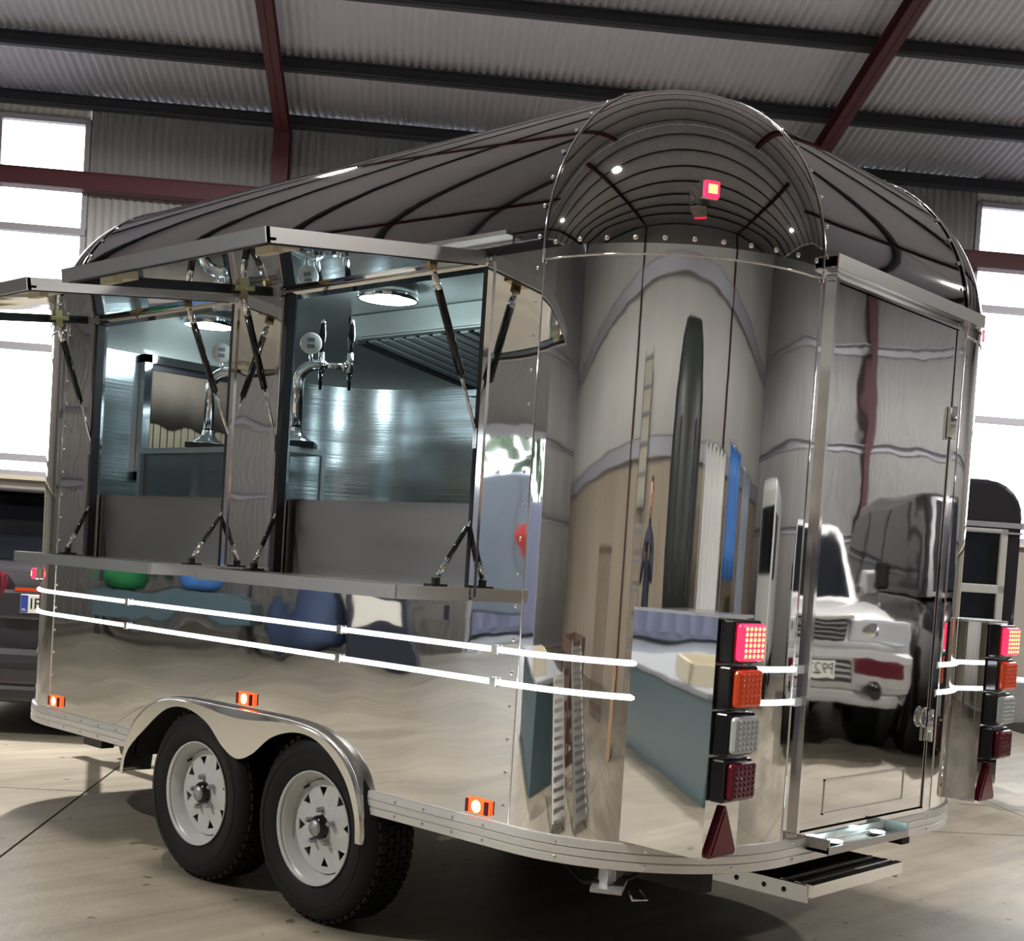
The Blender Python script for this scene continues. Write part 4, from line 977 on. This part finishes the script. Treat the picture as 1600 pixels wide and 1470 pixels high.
# ------------------------------------------------------------------ workshop things mirrored in the polished body
def thing_sh(name, label, cat, s, t, rz=0.0, group=None):
    p = sh(s, t); return root(name, label, cat, (p.x, p.y, 0), ROTS+rz, group)
skip = thing_sh('storage_bin', 'long teal steel bin on the floor left of the photographer, mirrored at the corner', 'bin', -3.85, 2.42, -.124)
q = MB(); q.prism([(-1.6, 0), (1.06, 0), (1.15, .62), (-1.7, .62)], -.65, .65, Matrix(((1, 0, 0, 0), (0, 0, -1, 0), (0, 1, 0, 0), (0, 0, 0, 1)))).build('body', 'teal', skip, bevel=.01)
MB().box((-1.74, -.70, .60), (1.19, .70, .64)).build('rim', 'grey_plastic', skip, bevel=.01)
tray = thing_sh('tray', 'ribbed cream tray lying on the teal bin', 'tray', -3.3, 2.72)
q = MB(); q.box((-.32, -.28, .64), (.32, .28, .655)).box((-.34, -.3, .64), (-.32, .3, .76)).box((.32, -.3, .64), (.34, .3, .76)).box((-.34, -.3, .64), (.34, -.28, .76)).box((-.34, .28, .64), (.34, .3, .76)).build('tray_body', 'cream', tray)
for i in range(7): MB().box((-.28+.085*i, -.26, .655), (-.25+.085*i, .26, .67)).build('rib', 'cream', tray)
def ramp(s0, t0, s1, t1, z1, label):
    a = sh(s0, t0, .015); b = sh(s1, t1, z1); d = b-a; r = root('loading_ramp', label, 'ramp', a, math.atan2(d.y, d.x), 'aluminium loading ramps')
    L = math.hypot(d.x, d.y); tl = math.atan2(d.z, L); L2 = d.length; MX = Matrix.Rotation(-tl, 4, 'Y')
    for y in (-.20, .20): MB().box((0, y-.025, 0), (L2, y+.025, .06), MX).build('side_rail', 'alu', r)
    n = int(L2/.075)
    for i in range(n): MB().box((.03+i*.075, -.176, .02), (.07+i*.075, .176, .05), MX).build('rung', 'alu', r)
ramp(-1.45, 2.25, -2.42, 2.05, .66, 'aluminium ramp nearer the trailer leaning on the teal bin')
ramp(-1.05, 1.68, -2.40, 1.20, .80, 'aluminium ramp nearer the photographer leaning on the pallet crate')
cr = thing_sh('pallet_crate', 'dark wooden slatted crate behind the ramps', 'crate', -2.95, .95, .0)
for x in (-.4, .4):
    for y in (-.4, .4): MB().box((x-.035, y-.035, 0), (x+.035, y+.035, .8)).build('post', 'wood_dark', cr)
for z in (.08, .30, .52, .74):
    for y in (-.42, .42): MB().box((-.44, y-.01, z), (.44, y+.01, z+.09)).build('slat', 'wood_dark', cr)
    for x in (-.42, .42): MB().box((x-.01, -.44, z), (x+.01, .44, z+.09)).build('slat', 'wood_dark', cr)
bd = thing_sh('board', 'tan timber board propped behind the ramps', 'board', -1.55, -.9, .5)
MB().box((-.16, -.02, 0), (.16, .02, .62), Matrix.Rotation(.14, 4, 'X')).build('board_face', 'wood', bd)
rl = thing_sh('rail_rack', 'rack of thin upright metal rails near the back wall', 'rack', -3.6, -2.2)
for i in range(11): MB().box((-.55+.11*i-.012, -.012, 0), (-.55+.11*i+.012, .012, 1.45)).build('rail', 'wood_dark', rl)
for z in (.1, 1.4): MB().box((-.6, -.02, z-.02), (.6, .02, z+.02)).build('cross_bar', 'wood_dark', rl)
ld = thing_sh('cage_rack', 'tall narrow cage rack leaning by the back wall, mirrored in the corner', 'rack', -1.75, -4.6)
for x in (-.38, .38): MB().box((x-.02, -.02, 0), (x+.02, .02, 3.3)).build('upright', 'grey_plastic', ld)
for i in range(12): MB().box((-.38, -.015, .25+i*.27), (.38, .015, .28+i*.27)).build('rung', 'grey_plastic', ld)
MB().box((-.36, -.03, 1.9), (.36, -.02, 3.25)).build('back_panel', 'cream', ld)
for i in range(5): MB().box((-.3+.15*i-.01, -.02, 1.9), (-.3+.15*i+.01, .0, 3.25)).build('bar', 'grey_plastic', ld)
bo = thing_sh('boat', 'dark aluminium boat stood on end by the back wall, mirrored in the corner', 'boat', 1.65, -1.9)
secs = []
for z, hw, dp in ((.95, .78, .36), (1.4, .84, .40), (2.0, .86, .40), (2.5, .80, .36), (2.85, .62, .25), (3.0, .45, .15)):
    secs.append([(-hw, -.05, z), (-hw, dp*.4, z), (-hw*.75, dp, z), (0, dp*1.1, z), (hw*.75, dp, z), (hw, dp*.4, z), (hw, -.05, z)])
MB().grid(secs).build('hull', 'boat', bo, thick=.02)
for x in (-.45, 0, .45): MB().box((x-.035, .34, 1.1), (x+.035, .46, 2.3)).build('keel_strake', 'black_plastic', bo)
MB().box((-.5, -.1, 0), (-.42, .3, .95)).box((.42, -.1, 0), (.5, .3, .95)).box((-.5, -.1, .85), (.5, .3, .95)).build('stand', 'wood', bo)
MB().tube([(.1, .25, .1), (.1, .25, .8)], .06, 12).build('outboard_leg', 'alu', bo)
def drape(name, mt, s, t, w, z0, z1, label):
    r = thing_sh(name, label, 'sheet', s, t); rows = []
    for i in range(5):
        z = z0+(z1-z0)*i/4; rows.append([(-w/2+w*k/30, .07*math.sin(k*1.1+.3*i)+.03*math.sin(k*2.7), z) for k in range(31)])
    MB().grid(rows).build('cloth', mt, r, thick=.01)
    MB().tube([(-w/2-.1, 0, z1), (w/2+.1, 0, z1)], .02, 8).build('hanging_rail', 'galv', r)
    for x in (-w/2-.08, w/2+.08): MB().box((x-.02, -.02, 0), (x+.02, .02, z1)).build('stand_post', 'galv', r)
drape('dust_sheet', 'white', 4.5, -3.2, 2.0, .35, 2.35, 'white dust sheet hanging near the back wall')
drape('dust_sheet', 'blue', 6.6, -3.0, 1.5, 1.2, 2.45, 'blue dust sheet hanging near the back wall')
drape('dust_sheet', 'van_white', 8.4, -2.8, 1.4, .3, 2.3, 'pale sheet hanging right of the blue sheet')
pv = thing_sh('panel_van', 'white panel van parked along the back wall, mirrored beside the door', 'van', 9.2, .2, 0)
MB().box((0, -.95, .35), (4.2, .95, 2.2)).build('body', 'suv_white', pv, bevel=.12)
MB().box((.4, .94, 1.25), (1.6, .96, 1.9)).build('side_window', 'glass_dark', pv); MB().box((-.01, -.8, 1.3), (.01, .8, 1.95)).build('windscreen', 'glass_dark', pv)
for x in (.8, 3.4):
    for y in (-.85, .85): MB().lathe([(.2, .1), (.31, .1), (.34, .06), (.34, -.06), (.31, -.1), (.2, -.1)], 24, Matrix.Translation((x, y, .34)) @ Matrix.Rotation(PI/2, 4, 'X')).build('wheel', 'tyre', pv)
# bench with bags at the left wall
bn = thing_sh('workbench', 'low dark workbench by the left wall, mirrored below the serving flap', 'bench', -11.2, 8.0)
MB().box((-.4, -1.1, .35), (.4, 1.0, .66)).build('bench_top', 'teal', bn, bevel=.02)
for x in (-.3, .3):
    for y in (-.95, .85): MB().box((x-.05, y-.05, 0), (x+.05, y+.05, .36)).build('leg', 'black_plastic', bn)
def bag(mt, s, t, z, w, h, label, mt2=None):
    r = thing_sh('bag', label, 'bag', s, t); 
    q = MB().lathe([(.0005, z), (w*.46, z+.01), (w*.52, z+h*.4), (w*.42, z+h*.8), (w*.2, z+h), (.0005, z+h)], 10); q.build('sack', mt, r, subd=1)
    MB().lathe([(w*.06, z+h*.98), (w*.12, z+h*1.12), (.0005, z+h*1.14)], 8).build('tied_neck', mt2 or mt, r)
bag('green', -11.0, 8.55, .66, .75, .55, 'green plastic sack on the low workbench'); bag('blue', -11.0, 7.75, .66, .75, .55, 'blue plastic sack on the low workbench'); bag('denim', -11.0, 6.3, 0, 1.0, .95, 'dark blue sack on the floor by the left wall'); bag('cream', -11.9, 6.2, .0, .7, 1.2, 'tan sack beside the low workbench')
bx = thing_sh('bin', 'black bin with red lid and white label by the left wall', 'bin', -10.8, 5.5)
MB().box((-.3, -.3, 0), (.3, .3, .95)).build('tub', 'navy', bx, bevel=.03); MB().box((-.33, -.33, .95), (.33, .33, 1.05)).build('lid', 'red', bx, bevel=.02); MB().box((.30, -.22, .45), (.31, .22, .80)).build('paper_label', 'plate_white', bx)

# photographer behind the camera (seen only as a sliver mirrored in the polished corner)
pp = sh(.02, -.42)
person = root('person', 'person in a navy jacket holding up a phone, mirrored in the polished corner', 'person', (pp.x, pp.y, 0), ROTS)      # +y local = towards the trailer
def skin(name, mt, joints, edges, parent, rootv=0, sub=2):
    me = bpy.data.meshes.new(name); me.from_pydata([j[:3] for j in joints], edges, [])
    o = bpy.data.objects.new(name, me); COL.objects.link(o); o.parent = parent; me.materials.append(M[mt])
    o.modifiers.new('skin', 'SKIN'); sv = me.skin_vertices[0].data
    for v, j in zip(sv, joints): v.radius = (j[3], j[4] if len(j) > 4 else j[3])
    sv[rootv].use_root = True
    md = o.modifiers.new('subd', 'SUBSURF'); md.levels = sub; md.render_levels = sub
    ORG[o.name] = Vector((0, 0, 0))
    for p in me.polygons: p.use_smooth = True
    return o
J = [(0, 0, .96, .15, .11), (0, 0, 1.12, .15, .11), (0, .0, 1.30, .17, .12), (0, 0, 1.45, .12, .09), (0, .01, 1.53, .055), (0, .02, 1.60, .06),
     (-.19, 0, 1.42, .065), (-.25, .14, 1.20, .05), (-.09, .34, 1.33, .036), (.19, 0, 1.42, .065), (.25, .14, 1.20, .05), (.09, .34, 1.33, .036),
     (-.10, 0, .86, .10), (-.11, .03, .50, .068), (-.11, 0, .10, .045), (-.12, .14, .05, .04), (.10, 0, .86, .10), (.11, .03, .50, .068), (.11, 0, .10, .045), (.12, .14, .05, .04)]
E = [(0, 1), (1, 2), (2, 3), (3, 4), (4, 5), (3, 6), (6, 7), (7, 8), (3, 9), (9, 10), (10, 11), (0, 12), (12, 13), (13, 14), (14, 15), (0, 16), (16, 17), (17, 18), (18, 19)]
body = skin('body', 'navy', J, E, person)
HM = Matrix.Translation((0, .03, 1.685))
hp = [(.0005, -.125), (.045, -.115), (.066, -.07), (.078, -.01), (.080, .04), (.068, .09), (.035, .118), (.0005, .125)]
head = MB().lathe(hp, 20, HM @ Matrix.Scale(1.18, 4, (0, 1, 0))).build('head', 'skin', person)
MB().lathe([(.083, .02), (.085, .05), (.072, .10), (.037, .127), (.0005, .134)], 20, HM @ Matrix.Translation((0, -.012, 0)) @ Matrix.Scale(1.18, 4, (0, 1, 0))).build('hair', 'hair', head)
for sx_ in (-1, 1):
    MB().dome((sx_*.03, .118, 1.695), (0, 1, 0), .012, .6).build('eye', 'ink', head); MB().cbox((sx_*.082, .03, 1.68), (.014, .03, .055)).build('ear', 'skin', head, bevel=.005)
MB().add([(0, .128, 1.70), (-.014, .122, 1.655), (.014, .122, 1.655), (0, .148, 1.658)], [(0, 1, 3), (0, 3, 2), (1, 2, 3)]).build('nose', 'skin', head); MB().cbox((0, .121, 1.63), (.045, .008, .010)).build('mouth', 'red_off', head)
for sx_ in (-1, 1):
    bx_ = sx_*.075
    JJ = [(sx_*.09, .33, 1.325, .028), (bx_, .385, 1.385, .030, .018)]
    EE = [(0, 1)]
    for k, l in enumerate((.060, .072, .068, .054)):
        b0 = len(JJ); zz = 1.385+.016*(1.5-k)
        JJ += [(bx_-sx_*.010, .405, zz, .0085), (bx_-sx_*.018, .405+l*.45, zz, .008), (bx_-sx_*.034, .405+l*.62, zz, .007)]; EE += [(1, b0), (b0, b0+1), (b0+1, b0+2)]
    b0 = len(JJ); JJ += [(bx_-sx_*.02, .375, 1.405, .010), (bx_-sx_*.035, .385, 1.415, .008)]; EE += [(1, b0), (b0, b0+1)]
    skin('hand', 'skin', JJ, EE, person)
ph = root('phone', 'black phone held up by the photographer', 'phone', (0, 0, 0)); ph.parent = person
ph.parent = None; pq = sh(.02, -.42+.445); ph.location = (pq.x, pq.y, 1.395); ph.rotation_euler = (0, 0, ROTS)
MB().box((-.072, -.005, -.036), (.072, .005, .036)).build('phone_case', 'black_gloss', ph, bevel=.004)

# yard outside the open door, mirrored in the trailer side
ct = thing_sh('shipping_container', 'lilac shipping container standing in the yard outside the open door', 'container', S0-9.5, -1.0)
MB().box((-1.2, -9, -.2), (1.15, 9, 2.5)).build('body', 'lilac', ct)
q = MB()
for i in range(60): q.box((1.15, -8.9+i*.30, -.1), (1.19, -8.75+i*.30, 2.4))
q.build('wall_ribs', 'lilac', ct, kind='stuff')
hg = thing_sh('hedge', 'dark hedge behind the lilac container in the yard', 'hedge', S0-14, 2.0); q = MB()
for i in range(900):
    c = (random.uniform(-1, 1), random.uniform(-16, 16), random.uniform(-.2, 4.6)); d = Vector((random.gauss(0, 1), random.gauss(0, 1), random.gauss(0, 1))).normalized(); a = d.orthogonal().normalized(); b = d.cross(a); r_ = random.uniform(.35, .8)
    q.add([Vector(c)+a*r_, Vector(c)+b*r_*.6, Vector(c)-a*r_, Vector(c)-b*r_*.6], [(0, 1, 2, 3)])
q.build('leaves', 'hedge', hg, kind='stuff')
